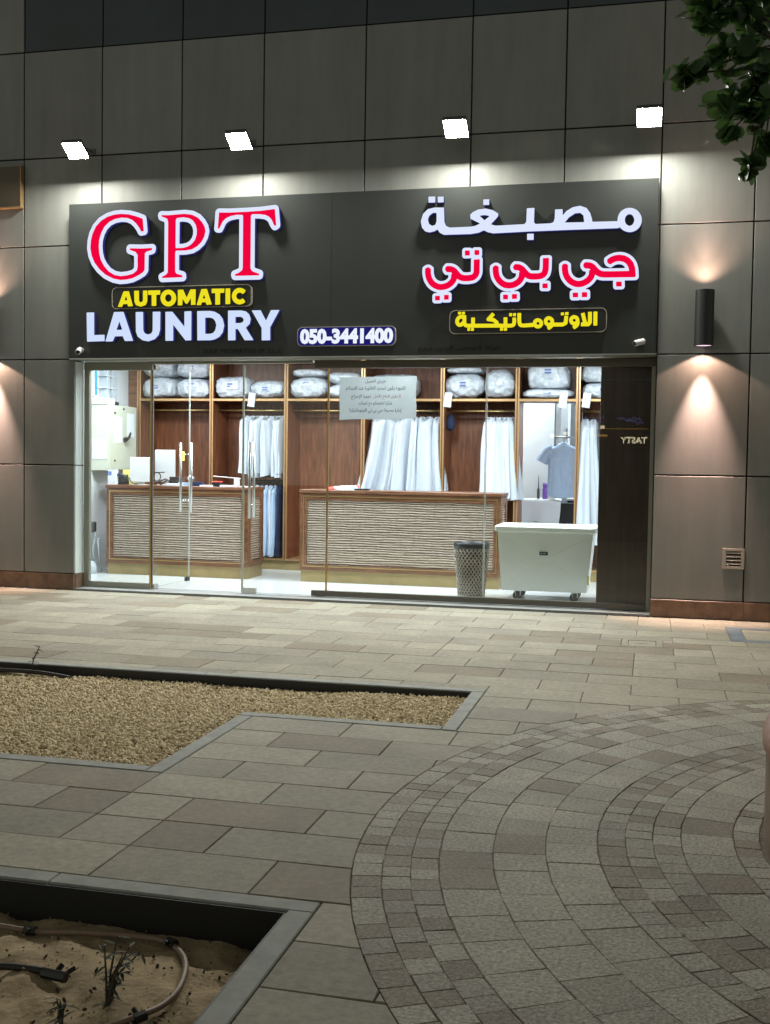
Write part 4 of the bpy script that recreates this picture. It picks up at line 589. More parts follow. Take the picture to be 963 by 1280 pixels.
for x, l in ((-6.19, 'lit floodlight at the far left above the red letter G'), (-4.30, 'lit floodlight above the red letter T'), (-1.997, 'lit floodlight above the left end of the Arabic lettering'), (-0.118, 'lit floodlight at the right end of the sign')): flood(x, l)
# ---- up and down wall lamps
def sconce(x, z, label):
    o = thing('wall_lamp', label, 'wall lamp', (x, 0, z), 'wall lamps on the facade')
    b = MB(); b.lathe([(.082, z-.265), (.091, z-.27), (.091, z+.27), (.082, z+.265)], x, -.14, 32); b.build('shade', M['lampblack'], o, smooth=False)
    part('wall_plate', M['lampblack'], o, (x-.04, x+.04, -.06, -.001, z-.09, z+.09))
    for s in (-1, 1):
        b = MB(); b.lathe([(.0005, 0), (.08, 0)], x, -.14, 24); b.v = [(v[0], v[1], z+s*.262) for v in b.v]
        if s > 0: b.f = [tuple(reversed(f)) for f in b.f]
        b.build('lens', E_['sconce'], o)
        for nm, W_, ang, bl in (('wide_beam', CONE_W, 122, .10), ('narrow_beam', BEAM_W, 46, 1.0)):
            ld = bpy.data.lights.new(nm, 'SPOT'); ld.energy = W_*(1.0 if s < 0 else 1.6 if nm == 'wide_beam' else .08); ld.color = (1, .60, .44) if nm == 'wide_beam' else (1, .63, .52); ld.spot_size = R(ang); tlt = 0 if nm == 'wide_beam' else R(4.5); ld.spot_blend = bl if s < 0 else 1.0; ld.shadow_soft_size = .02
            lo = bpy.data.objects.new(nm, ld); COL.objects.link(lo); lo.parent = o; lo.location = (0, -.14, s*.272); lo.rotation_euler = (tlt if s < 0 else math.pi-tlt, 0, 0)
sconce(.448, 2.955, 'black cylinder lamp lighting the wall right of the sign')
sconce(-7.43, 2.955, 'black cylinder lamp whose glow shows at the left edge')
# ---- vent grille
v = thing('vent_grille', 'beige louvred vent low on the right wall', 'vent', (.795, 0, .61))
part('frame', M['vent'], v, (.69, .895, -.018, -.001, .685, .71), (.69, .895, -.018, -.001, .508, .535), (.69, .722, -.018, -.001, .536, .684), (.863, .895, -.018, -.001, .536, .684), c=.001)
part('backing', M['dark'], v, (.7225, .8625, -.003, -.0012, .5365, .6835))
for k in range(4):
    z = .552+k*.036; b = MB(); b.add([(.723,-.004,z+.016),(.862,-.004,z+.016),(.862,-.017,z),(.723,-.017,z),(.723,-.004,z+.019),(.862,-.004,z+.019),(.862,-.017,z+.003),(.723,-.017,z+.003)], [(0,1,2,3),(7,6,5,4),(3,2,6,7),(0,4,5,1),(0,3,7,4),(1,5,6,2)]); b.build('slat', M['vent'], v)
# ---- neighbour's sign box at the left edge
n = thing('neighbour_sign', 'brown sign box of the next shop cut by the left edge', 'sign', (-8.2, -.1, 4.34))
part('face', M['brown_box'], n, (-9.4, -7.052, -.062, -.05, 4.352, 4.80), c=.001)
part('lit_edge', M['tan'], n, (-9.4, -7.052, -.066, -.001, 4.335, 4.35), (-7.051, -7.036, -.066, -.001, 4.335, 4.815), c=.001)
part('body', M['brown_box'], n, (-9.38, -7.055, -.048, -.002, 4.352, 4.80))
# ================================================================== INSIDE THE SHOP
FZ = 0.02
# ---- shelving along the back
PX = [-7.03, -5.941, -4.857, -3.776, -2.703, -1.721, -0.945, 0.10]
sh = thing('wall_shelving', 'dark wood clothes shelving with gold edges along the back of the shop', 'shelving', (-3.6, 2.9, FZ))
def bays():
    return [(PX[i]+.022, PX[i+1]-.022) for i in range(7)]
for i, x in enumerate(PX):
    b = MB(); b.box(x-.02, x+.02, 2.905, 3.46, .15, 2.98); b.build('upright', M['wood'], sh)
    b = MB(); b.box(x-.027, x-.008, 2.885, 2.904, .15, 2.98, c=.002); b.box(x+.008, x+.027, 2.885, 2.904, .15, 2.98, c=.002); b.build('upright_edge', M['copper'], sh)
    part('groove', M['wood2'], sh, (x-.0075, x+.0075, 2.893, 2.904, .15, 2.98))
for i, (x0, x1) in enumerate(bays()):
    if i != 5: part('back_panel', M['wood'], sh, (x0, x1, 3.44, 3.46, .15, 2.98))
    part('shelf', M['wood'], sh, (x0, x1, 2.907, 3.44 if i != 5 else 3.46, 2.325, 2.352))
    part('shelf_edge', M['copper'], sh, (x0, x1, 2.887, 2.906, 2.322, 2.355), c=.002)
    if i != 5:
        b = MB(); b.tube([(x0, 3.12, 2.205), (x1, 3.12, 2.205)], .013, 8); b.build('clothes_rail', M['brass'], sh, smooth=True)
        part('plinth', M['kick'], sh, (x0-.02, x1+.02, 2.93, 3.44, FZ, .148)); part('base_board', M['copper'], sh, (x0, x1, 2.905, 3.438, .15, .172))
part('cornice', M['wood2'], sh, (-7.05, .12, 2.86, 3.46, 2.985, 2.998))
part('top_panel', M['wood'], sh, (PX[5], .1, 3.465, 3.48, 2.36, 2.98))
# low rail of the second bay
b = MB(); b.tube([(PX[1]+.5, 3.10, 1.235), (PX[2]-.02, 3.10, 1.235)], .013, 8); b.build('clothes_rail', M['black'], sh, smooth=True)
part('shelf', M['wood'], sh, (PX[1]+.48, PX[2]-.022, 3.0, 3.44, 1.255, 1.275))
tall = thing('partition', 'tall brown side panel closing the left end of the shelving', 'partition', (-7.1, 3.1, FZ)); part('board', M['wood2'], tall, (-7.19, -7.06, 2.90, 3.46, FZ, 2.98))
# ---- bags of bedding on the top shelf
def sup(u, v, a, b, c, e1, e2):
    cu, su, cv, sv = np.cos(u), np.sin(u), np.cos(v), np.sin(v); pw = lambda q, e: np.sign(q)*np.abs(q)**e
    return np.stack([a*pw(cv, e1)*pw(cu, e2), b*pw(cv, e1)*pw(su, e2), c*pw(sv, e1)], -1)
def bag_mesh(seed, a, b_, c, amp=.055):
    nu, nv = 64, 32; u = np.linspace(0, 2*np.pi, nu, endpoint=False)[:, None]; v = np.linspace(-np.pi/2+.02, np.pi/2-.02, nv)[None, :]
    u, v = np.broadcast_arrays(u, v); rg = np.random.default_rng(seed+70); P = sup(u, v, a, b_, c, rg.uniform(.5, .85), rg.uniform(.42, .7)).reshape(-1, 3)
    d = vnoise(P*np.array([9, 9, 12]), seed)*amp + vnoise(P*np.array([22, 20, 26]), seed+1)*amp*.5 - np.abs(vnoise(P*np.array([13, 13, 9]), seed+2))*amp*.9 - np.abs(vnoise(P*np.array([30, 26, 34]), seed+3))*amp*.45; P[:, 2] += .05*c*np.sin(P[:, 0]/a*2.2+seed)
    P = P*(1+d[:, None]); P[:, 2] = np.maximum(P[:, 2], -c*.9)
    return big_mesh('wrapping', P, grid_faces(nu, nv, True), M['bag'], True), P.reshape(nu, nv, 3)
def bag(label, x0, x1, z0, z1, y=3.10, b_=.235, seed=0, mark=True, tagged=False, grp='bundles of wrapped bedding on the top shelf'):
    a, c = (x1-x0)/2, (z1-z0)/2; cx, cz = (x0+x1)/2, (z0+z1)/2
    o = thing('bedding_bag', label, 'bedding bag', (cx, y, z0+c*.06), grp)
    me, P = bag_mesh(seed, a, b_, c); w = link('wrapping', me, M['bag'], o, (0, 0, c*.94))
    rng = np.random.default_rng(seed)
    if mark:                                           # printed label and zip on the front
        iu = [46, 48, 50]; k = int(12+rng.integers(0, 5)); vs = [P[i % 64, j]*np.array([1, 1.03, 1]) + np.array([0, -.008, 0]) for i in iu for j in (k, k+2, k+4)]
        mb = MB(); mb.add(vs, [(i*3+j, (i+1)*3+j, (i+1)*3+j+1, i*3+j+1) for i in range(2) for j in range(2)]); q = mb.build('printed_label', M['paper'], o, loc=(0, 0, c*.94), local=True)
        vs = [p+np.array([0, -.003, 0]) for p in vs]; ctr = sum(vs)/len(vs)
        mb = MB()
        for r in (.5, -.2): mb.add([ctr+np.array([sx*a*.15, -.004, c*(.10*sz*.7 + r*.3-.1)]) for sx, sz in ((-1,-1),(1,-1),(1,1),(-1,1))], [(0,1,2,3)])
        mb.build('print', M['blueink'], o, loc=(0, 0, c*.94), local=True)
    if tagged:
        mb = MB(); mb.box(-.05, .05, -.004, 0, -.10, .09); t = mb.build('paper_tag', M['paper'], o, loc=(a*(-.72 if tagged == 1 else .6), 2.872-y, -.02), local=True); t.rotation_euler = (0, .12, 0)
    return o
T0 = 2.355
bag('bedding bag at the far left of the top shelf, under another', -7.02, -6.50, T0, 2.655, seed=1)
bag('bedding bag stacked on the far left bag', -6.99, -6.52, 2.645, 2.93, seed=2, mark=False)
bag('bedding bag on the shelf just left of the first inner post', -6.49, -5.965, T0, 2.64, seed=3)
bag('bedding bag stacked highest, left of the first inner post', -6.50, -5.97, 2.635, 2.90, seed=4)
bag('plump bedding bag with blue print right of the first post', -5.92, -5.40, T0, 2.67, seed=5)
bag('flat bedding bag with a paper tag, behind the right door edge', -5.42, -4.885, T0, 2.62, seed=6, tagged=1)
bag('bedding bag with blue print beside the gold glass edge', -4.835, -4.30, T0, 2.655, seed=7)
bag('thin bedding bag lying on the bag left of the notice', -4.82, -4.32, 2.65, 2.76, seed=8, mark=False)
bag('lower of two small bedding bags behind the gold glass edge', -4.30, -3.81, T0, 2.56, seed=9, mark=False)
bag('upper of two small bedding bags behind the gold glass edge', -4.30, -3.81, 2.55, 2.72, seed=10, mark=False)
bag('bedding bag half hidden behind the paper notice', -3.74, -3.05, T0, 2.69, seed=11, mark=False)
bag('bedding bag with blue print and tag right of the notice', -2.70, -2.165, T0, 2.70, seed=12, tagged=1)
bag('thin bedding bag on top of the printed bag right of the notice', -2.66, -2.2, 2.69, 2.77, seed=13, mark=False)
bag('grey white bedding bag behind the pane joint', -2.175, -1.75, T0, 2.74, seed=14, mark=False)
bag('big round bedding bag over the passage, on a flat one', -1.62, -1.05, 2.475, 2.80, seed=15)
bag('flat bedding bag under the big round one over the passage', -1.67, -1.0, T0, 2.49, seed=16, tagged=2)
bag('bedding bag with blue print at the right end of the shelf', -0.92, -0.35, T0, 2.57, seed=17, tagged=1)
bag('bedding bag on top at the right end of the shelf', -0.92, -0.40, 2.56, 2.80, seed=18, mark=False)
# ---- hanging garments
ORD = ['leftmost', 'second from the left', 'third from the left', 'fourth from the left', 'fifth from the left', 'sixth from the left', 'seventh from the left', 'eighth from the left', 'rightmost']
def nth(k, n): return ORD[-1] if k == n-1 else ORD[k]
def robe_mesh(name, seed, w0, w1, d0, d1, h, m, top=.10, lean=0.0, folds=5):
    nu, nv = 44, 18; th = np.linspace(0, 2*np.pi, nu, endpoint=False)[:, None]; t = np.linspace(0, 1, nv)[None, :]**1.25
    th, t = np.broadcast_arrays(th, t); rng = np.random.default_rng(seed)
    w = (w0+(w1-w0)*t)*np.clip(t/.035, .25, 1)**.5; d = (d0+(d1-d0)*t)*np.clip(t/.10, .10, 1)**.75
    g = np.clip(t*3, .25, 1); f = 1+.20*g*np.sin(folds*th+rng.uniform(0, 6)+2.5*t*rng.uniform(-1, 1))+.11*g*np.sin((folds+4)*th+rng.uniform(0, 6)+1.5*t)+.06*np.sin(13*th+rng.uniform(0, 6)+4*t)
    x = w*np.cos(th)*f + lean*t*t + .014*np.sin(5*t+rng.uniform(0, 6))*t; y = d*np.sin(th)*(1+.4*(f-1)); z = -top-h*t + .010*np.sin(2*th+rng.uniform(0, 6))*(t > .97)
    P = np.stack([x, y, z], -1).reshape(-1, 3); return big_mesh(name, P, grid_faces(nu, nv, True), m, True)
def hanger_mesh():
    b = MB(); b.tube([(.012, 0, -.018), (.012, 0, .012), (0, 0, .02), (-.012, 0, .012), (0, 0, -.035), (0, 0, -.075)], .0035, 5)
    b.tube([(0, -.2, -.13), (0, 0, -.075), (0, .2, -.13)], .006, 5); return b
HM = hanger_mesh(); _hme = None
def garment(name, label, cat, grp, x, y, z, me, rot=0.0):
    global _hme
    o = thing(name, label, cat, (x, y, z), grp, rotz=rot)
    link('cloth', me, M['robe'] if not me.materials else me.materials[0], o)
    if _hme is None: h = HM.build('hanger', M['steel'], o, local=True); _hme = h.data
    else: link('hanger', _hme, M['steel'], o)
    return o
RV = [robe_mesh('cloth', s, .052, .062, .20, .22, .80+.03*(s % 3), M['robe'], folds=4+s % 3, top=.075) for s in range(5)]
for k in range(9):
    garment('hanging_robe', nth(k, 9)+' of nine short white robes hanging behind the left counter', 'robe', 'white robes in the second bay', -5.49+.067*k, 3.12+.01*((k*3) % 4), 2.205, RV[k % 5], R((-8, 12, 4, -13, 7)[k % 5]))
LV = [robe_mesh('cloth', 20+s, .062, .10, .21, .27, 1.0+.02*s, M['robe'], lean=(-.17, -.11, -.06, 0, .03)[s], folds=4+s % 3, top=.08) for s in range(5)]
for k in range(9):
    garment('hanging_robe', nth(k, 9)+' of nine long white robes below the paper notice', 'robe', 'white robes under the notice', -3.64+.105*k, 3.13-.012*((k*2) % 5), 2.205, LV[min(4, k//2)], R((8, -14, 17, 5, -15, 9, 14, -8, 3)[k]))
for k in range(5):
    garment('hanging_robe', nth(k, 5)+' of five white robes left of the passage', 'robe', 'white robes left of the passage', -2.10+.075*k, 3.12, 2.205, LV[(3, 3, 4, 3, 4)[k]], R((-6, 4, 8, -3, 2)[k]))
TV = [robe_mesh('cloth', 40+s, .035, .05, .12, .13, .98, m, folds=3, top=.06) for s, m in enumerate((M['robe'], M['blue_cloth'], M['navy']))]
for k, q in enumerate((0, 1, 1, 0, 1, 2)):
    garment('hanging_trousers', ('leftmost white trousers on the low rail behind the left counter', 'first light blue trousers from the left on the low rail', 'second light blue trousers from the left on the low rail', 'white trousers between light blue ones on the low rail', 'last light blue trousers beside the navy pair on the low rail', 'navy trousers at the right end of the low rail')[k], 'trousers',
            'trousers on the low rail', -5.33+.066*k, 3.10, 1.235, TV[q], R((4, -5, 3, 7, -3, 2)[k]))
for k in range(2): pass
GV = [robe_mesh('cloth', 50, .07, .13, .20, .28, 1.62, M['robe'], folds=5, lean=.03), robe_mesh('cloth', 51, .06, .12, .2, .3, 1.6, M['grey_cloth'], folds=4, lean=.12), robe_mesh('cloth', 52, .05, .09, .2, .25, 1.35, M['robe'], folds=4)]
garment('hanging_gown', 'long pale gown hanging right of the passage', 'gown', 'gowns at the right end', -.86, 3.1, 2.205, GV[0]); garment('hanging_gown', 'long grey gown hanging beside the pale one at the right', 'gown', 'gowns at the right end', -.76, 3.12, 2.205, GV[1])
garment('hanging_gown', 'white gown half hidden by the dark panel at the right', 'gown', 'gowns at the right end', -.60, 3.08, 2.205, GV[2])
b = MB(); b.lathe([(.004, 2.17), (.03, 2.15), (.06, 2.07), (.062, 1.99), (.035, 1.95), (.004, 1.945)], -2.632, 3.12, 16)
hb = thing('hanging_pouch', 'small dark pouch hanging alone from the rail right of the robes', 'pouch', (-2.632, 3.12, 1.945)); b.build('pouch', M['navy'], hb, smooth=True)
b = MB(); b.tube([(-2.632, 3.12, 2.16), (-2.632, 3.12, 2.20), (-2.64, 3.12, 2.222)], .005, 6); b.build('strap', M['navy'], hb)
# ---- counters
def wave_panel(x0, x1, z0, z1, y, parent, axis='x', nrow=27):
    """carved panel: rows of horizontal ridges that swell and pinch; axis y = facing +x"""
    ns = 8; nz_ = nrow*ns+1; nx_ = max(8, int((x1-x0)/.022)); u = np.linspace(x0, x1, nx_)[:, None]; k = np.linspace(0, nrow, nz_)[None, :]
    u, k = np.broadcast_arrays(u, k); ph = .10*np.sin(u*9+k*.5)+.05*np.sin(u*23-k*1.1+1)
    f = ((k+ph) % 1.0); prof = np.where(f < .34, 0.0, np.where(f < .88, .45+.55*(f-.34)/.54, (1-f)/.12))
    d = .016*prof*(1+.25*np.sin(u*7+k*2.1)); z = z0+(z1-z0)*k/nrow
    P = np.stack([u, y-d, z], -1) if axis == 'x' else np.stack([y+d, u, z], -1)
    P = P.reshape(-1, 3)-np.array(WL[parent]); F_ = grid_faces(nx_, nz_)
    if axis != 'x': pass
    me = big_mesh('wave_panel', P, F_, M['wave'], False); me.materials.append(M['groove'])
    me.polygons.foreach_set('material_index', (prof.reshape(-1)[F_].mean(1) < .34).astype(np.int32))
    return link('wave_panel', me, M['wave'], parent)
def counter(label, x0, x1, y0, y1, H, side):
    o = thing('shop_counter', label, 'counter', ((x0+x1)/2, (y0+y1)/2, FZ), 'reception counters')
    part('kickboard', M['kick'], o, (x0+.01, x1-.01, y0+.02, y1-.02, FZ, .165), c=.002)
    part('carcass', M['wood2'], o, (x0+.03, x1-.03, y0+.045, y1-.01, .166, H-.045))
    part('counter_top', M['wood2'], o, (x0-.012, x1+.012, y0-.014, y1+.01, H-.04, H), c=.004)
    part('front_rail', M['wood2'], o, (x0, x1, y0, y0+.04, .167, .235), (x0, x1, y0, y0+.04, H-.125, H-.042), c=.002)
    part('front_stile', M['wood2'], o, (x0, x0+.085, y0, y0+.04, .236, H-.126), (x1-.085, x1, y0, y0+.04, .236, H-.126), c=.002)
    g = .012; zt, zb = H-.075, .21
    part('gold_trim', M['brass'], o, (x0+.04, x1-.04, y0-.006, y0+.002, zt-g, zt)); part('gold_trim', M['brass'], o, (x0+.04, x1-.04, y0-.006, y0+.002, zb, zb+g))
    part('gold_trim', M['brass'], o, (x0+.04, x0+.04+g, y0-.006, y0+.002, zb+g, zt-g)); part('gold_trim', M['brass'], o, (x1-.04-g, x1-.04, y0-.006, y0+.002, zb+g, zt-g))
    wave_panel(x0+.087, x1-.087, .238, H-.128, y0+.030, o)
    if side:
        part('side_frame', M['wood2'], o, (x1-.03, x1, y0+.041, y0+.13, .167, H-.042), (x1-.03, x1, y1-.10, y1, .167, H-.042), (x1-.03, x1, y0+.131, y1-.101, .167, .24), (x1-.03, x1, y0+.131, y1-.101, H-.13, H-.042), c=.002)
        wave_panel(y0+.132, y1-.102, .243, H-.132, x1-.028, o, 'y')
    return o
HL = 1.172
cl = counter('left reception counter with papers and monitors on top', -6.84, -4.905, 1.60, 2.18, HL, True)
HR = 1.162
cr = counter('long right reception counter behind the waste basket', -4.225, -1.735, 1.62, 2.20, HR, True)
# ---- things on the left counter
def slab_on(name, label, cat, m, x, y, w, d, h, z, rz=0, grp=None):
    o = thing(name, label, cat, (x, y, z), grp, rotz=R(rz)); b = MB(); b.box(-w/2, w/2, -d/2, d/2, 0, h, c=min(.002, h*.3)); b.build('body', m, o, local=True); return o
def monitor(label, x, w, zb, zt, y, rz):
    o = thing('monitor', label, 'monitor', (x, y, HL), 'white screens on the left counter', rotz=R(rz))
    b = MB(); b.box(-w/2, w/2, -.02, .012, zb-HL, zt-HL, c=.006); b.build('screen_back', M['white_plastic'], o, local=True)
    b = MB(); b.box(-.03, .03, .013, .04, .004, zb-HL+.08); b.box(-.10, .10, -.05, .10, 0, .01, c=.003); b.build('stand', M['white_plastic'], o, local=True)
    b = MB(); b.box(-w/2+.012, w/2-.012, .0125, .014, zb-HL+.012, zt-HL-.012); b.build('screen', M['black'], o, local=True)
    return o
monitor('smaller white monitor seen from behind, left of the gold glass edge', -6.45, .29, 1.21, 1.53, 1.78, 0)
monitor('taller white monitor seen from behind, right of the gold glass edge', -6.17, .29, 1.215, 1.63, 1.92, -4)
o = thing('desk_phone', 'black desk phone at the left end of the left counter', 'phone', (-6.72, 1.78, HL)); b = MB(); b.box(-.085, .075, -.05, .07, 0, .02, c=.004); b.add([(-.085,-.03,.02),(.075,-.03,.02),(.075,.07,.02),(-.085,.07,.02),(-.085,-.03,.10),(.075,-.03,.10),(.075,.03,.13),(-.085,.03,.13)], [(0,1,5,4),(4,5,6,7),(1,2,6,5),(0,4,7,3),(2,3,7,6)]); b.build('base', M['black'], o, local=True)
b = MB(); b.tube([(-.075, -.045, .115), (-.06, -.06, .128), (.0, -.06, .13), (.05, -.05, .115)], .018, 8); b.build('handset', M['navy'], o, local=True, smooth=True)
b = MB(); b.tube([(.07, 0, .05), (.12, -.03, .09), (.15, -.02, .03), (.19, -.04, .015), (.26, -.06, .02)], .008, 6); b.build('cord', M['grey_metal'], o, local=True, smooth=True)
o = slab_on('paper_box', 'small white box with a blue corner at the left end of the counter', 'box', M['paper'], -6.80, 1.70, .11, .08, .19, HL); b = MB(); b.box(-.05, .0, -.043, -.0405, .12, .17); b.build('blue_label', M['blueink'], o, local=True)
slab_on('yellow_folder', 'yellow folder lying behind the desk phone', 'folder', M['yellow'], -6.68, 2.05, .24, .2, .19, HL, 12)
o = thing('metal_stand', 'brown wire stand with crossed arms in front of the taller monitor', 'stand', (-6.07, 1.72, HL)); b = MB(); b.tube([(-.2, 0, .012), (-.1, 0, .05), (0, 0, .085), (.12, 0, .02)], .011, 6); b.tube([(-.09, .03, .01), (.02, .02, .075), (.07, .02, .012)], .011, 6); b.build('arms', M['grey_metal'], o, local=True, smooth=True)
b = MB(); b.tube([(-.13+.055*math.cos(t), .01, .11+.055*math.sin(t)) for t in np.linspace(0, 6.283, 15)], .008, 6); b.tube([(-.16, .01, .165), (-.02, .01, .17)], .007, 6); b.build('ring', M['black'], o, local=True, smooth=True)
slab_on('card_reader', 'black card reader standing on the left counter', 'card reader', M['black'], -5.93, 1.72, .155, .06, .115, HL, 8)
o = thing('desk_bell', 'shiny chrome ball on the left counter behind the door handles', 'ball', (-5.73, 1.74, HL)); b = MB(); b.lathe([(.05*math.sin(t)+.0005, .095-.05*math.cos(t)) for t in np.linspace(0, math.pi, 12)], 0, 0, 18); b.build('ball', M['chrome'], o, local=True, smooth=True); b = MB(); b.lathe([(.001, 0), (.05, 0), (.045, .012), (.015, .05)], 0, 0, 16); b.build('foot', M['grey_metal'], o, local=True, smooth=True)
for i, (lab, m, x, y, w, d, h, rz) in enumerate([('white paper pile left of the chrome ball', 'paper', -5.90, 1.66, .22, .09, .03, 4), ('pale blue paper pile in front of the chrome ball', 'blue_cloth', -5.76, 1.66, .2, .05, .045, -3), ('navy notebook right of the chrome ball', 'navy', -5.62, 1.68, .15, .12, .055, 9), ('loose white sheets beside the stamp pad', 'paper', -5.47, 1.66, .17, .1, .018, -8), ('white sheets left of the right door handle', 'paper', -5.19, 1.66, .2, .1, .022, 12), ('white sheets at the right end of the left counter', 'paper', -4.99, 1.75, .12, .2, .012, 4)]):
    slab_on('paper_pile' if m != 'navy' else 'notebook', lab, 'papers' if m != 'navy' else 'notebook', M[m], x, y, w, d, h, HL, rz)
o = slab_on('stamp_pad', 'black stamp pad with a red top on the left counter', 'stamp pad', M['black'], -5.345, 1.68, .12, .08, .055, HL, 0); b = MB(); b.box(-.06, .06, -.04, .04, .0555, .07, c=.002); b.build('red_top', M['red'], o, local=True)
o = thing('desk_pen', 'long white pen leaning over the stamp pad', 'pen', (-5.3, 1.8, HL)); b = MB(); b.tube([(-.15, 0, .13), (.22, .0, .105)], .006, 6); b.box(.14, .2, -.03, .03, 0, .105, c=.003); b.build('pen', M['white_plastic'], o, local=True)
o = thing('folded_clothes', 'small heap of white and red folded clothes on the right counter', 'clothes', (-3.7, 1.78, HR))
def heap(cx, cy, a, b_, c, seed, m, nm):
    nu, nv = 20, 9; u = np.linspace(0, 2*np.pi, nu, endpoint=False)[:, None]; v = np.linspace(0, np.pi/2-.03, nv)[None, :]; u, v = np.broadcast_arrays(u, v)
    P = sup(u, v, a, b_, c, .8, .7).reshape(-1, 3); P *= (1+.22*vnoise(P*26, seed))[:, None]; P[:, 2] = np.maximum(P[:, 2], 0); P += np.array([cx, cy, 0])
    link(nm, big_mesh(nm, P, grid_faces(nu, nv, True), m, True), m, o)
heap(-.02, 0, .13, .09, .05, 3, M['robe'], 'white_garment'); heap(-.15, -.02, .06, .06, .04, 4, M['red'], 'red_garment'); heap(.11, -.03, .07, .06, .055, 5, M['blue_cloth'], 'blue_garment'); heap(.135, .03, .03, .03, .07, 6, M['red'], 'red_garment')
slab_on('dark_tray', 'flat dark tray on the right counter beside the clothes', 'tray', M['black'], -3.46, 1.72, .17, .12, .022, HR)
# ---- electrical cabinet and trunking on the left wall
o = thing('electrical_cabinet', 'cream electrical cabinet with papers and a black lever on the left wall', 'electrical cabinet', (-7.08, 2.2, 1.35))
part('body', M['cab'], o, (-7.199, -6.955, 1.86, 2.655, 1.35, 2.215), c=.004); part('door', M['cab'], o, (-6.954, -6.938, 1.875, 2.64, 1.36, 2.205), c=.003)
part('top_trunking', M['white_plastic'], o, (-7.199, -6.96, 1.85, 2.05, 2.218, 2.30), c=.003)
part('paper', M['paper'], o, (-7.185, -6.965, 1.855, 1.859, 1.50, 1.76)); part('paper', M['paper'], o, (-6.9375, -6.935, 1.97, 2.21, 1.72, 2.06)); part('paper', M['paper'], o, (-6.9375, -6.935, 2.35, 2.57, 1.80, 2.12))
b = MB(); b.lathe([(.001, 0), (.035, 0), (.035, .03), (.001, .03)], 0, 0, 12); b.v = [(-6.938+v[2], 2.28+v[0], 1.765+v[1]) for v in b.v]; b.tube([(-6.90, 2.28, 1.765), (-6.885, 2.32, 1.80), (-6.885, 2.36, 1.86)], [.022, .018, .012], 8); b.build('lever', M['black'], o)
for y, z in ((1.99, 2.10), (1.99, 1.47), (2.24, 2.16)): part('lock', M['grey_metal'], o, (-6.9375, -6.925, y, y+.025, z, z+.025))
o = thing('cable_trunking', 'grey cable trunking rising from the cabinet on the left wall', 'trunking', (-7.15, 2.2, 2.3))
for y0, y1, z0 in ((2.06, 2.14, 2.22), (2.20, 2.34, 2.22)): part('duct', M['cab2'], o, (-7.199, -7.08, y0, y1, z0+.002, 2.99), c=.003)
for z in (2.44, 2.60, 2.8): part('clip', M['white_plastic'], o, (-7.199, -7.07, 2.02, 2.36, z, z+.012))
part('gland_box', M['black'], o, (-7.15, -7.03, 2.16, 2.30, 2.216, 2.27), c=.003)
o = thing('cyan_tube', 'cyan glowing tube light high on the left wall', 'tube light', (-7.17, 1.9, 2.33)); b = MB(); b.tube([(-7.15, 1.9, 2.34), (-7.15, 1.9, 2.93)], .016, 8); b.build('tube', E_['cyan'], o, smooth=True); part('holder', M['white_plastic'], o, (-7.199, -7.167, 1.87, 1.93, 2.33, 2.94))
o = thing('wall_pipes', 'bundle of grey hoses standing on the floor by the left wall', 'hoses', (-7.0, 1.7, FZ))
for k in range(3):
    b = MB(); b.tube([(-7.12+.07*k, 1.66+.03*k, .02), (-7.13+.07*k, 1.66, .25+.1*k), (-7.10+.06*k, 1.7, .55-.05*k), (-7.12+.05*k, 1.7, .62-.08*k)], .014, 6); b.build('hose', M['cab2'], o, smooth=True)
part('valve', M['grey_metal'], o, (-7.17, -7.05, 1.62, 1.74, .55, .68), c=.01)
b = MB(); b.lathe([(.001, FZ), (.09, FZ), (.10, .09), (.07, .17), (.001, .19)], -7.05, 1.55, 14); b.build('float', M['cab2'], o, smooth=True)
# ---- waste basket
o = thing('waste_basket', 'tall woven waste basket standing behind the glass', 'waste basket', (-1.935, .76, FZ))
bz0, bz1, r0, r1 = .03, .635, .142, .198; NH = 26
rr = lambda z: r0+(r1-r0)*(z-bz0)/(bz1-bz0)
for sg_ in (1, -1):
    b = MB()
    for k in range(NH):
        pts = []
        for q in range(13):
            z = bz0+(bz1-.06-bz0)*q/12; a = 2*math.pi*k/NH+sg_*q*math.pi/NH*1.55
            pts.append((-1.935+(rr(z)+.004*sg_*(-1)**q)*math.cos(a), .76+(rr(z)+.004*sg_*(-1)**q)*math.sin(a), z))
        b.tube(pts, .0075, 4, cap=False)
    b.build('woven_strands', M['basket'], o)
b = MB(); b.lathe([(rr(.575)-.004, .57), (rr(.58)+.004, .572), (rr(.635)+.008, .632), (rr(.64)-.008, .638), (rr(.6)-.008, .60)], -1.935, .76, 36); b.build('rim', M['black'], o, smooth=True)
b = MB(); b.lathe([(.001, .022), (.145, .022), (.15, .05), (.143, .055), (.001, .03)], -1.935, .76, 30); b.build('base', M['basket'], o, smooth=True)
b = MB(); b.lathe([(.13, .05), (.182, .56)], -1.935, .76, 30); b.build('liner', M['shade'], o, smooth=True)
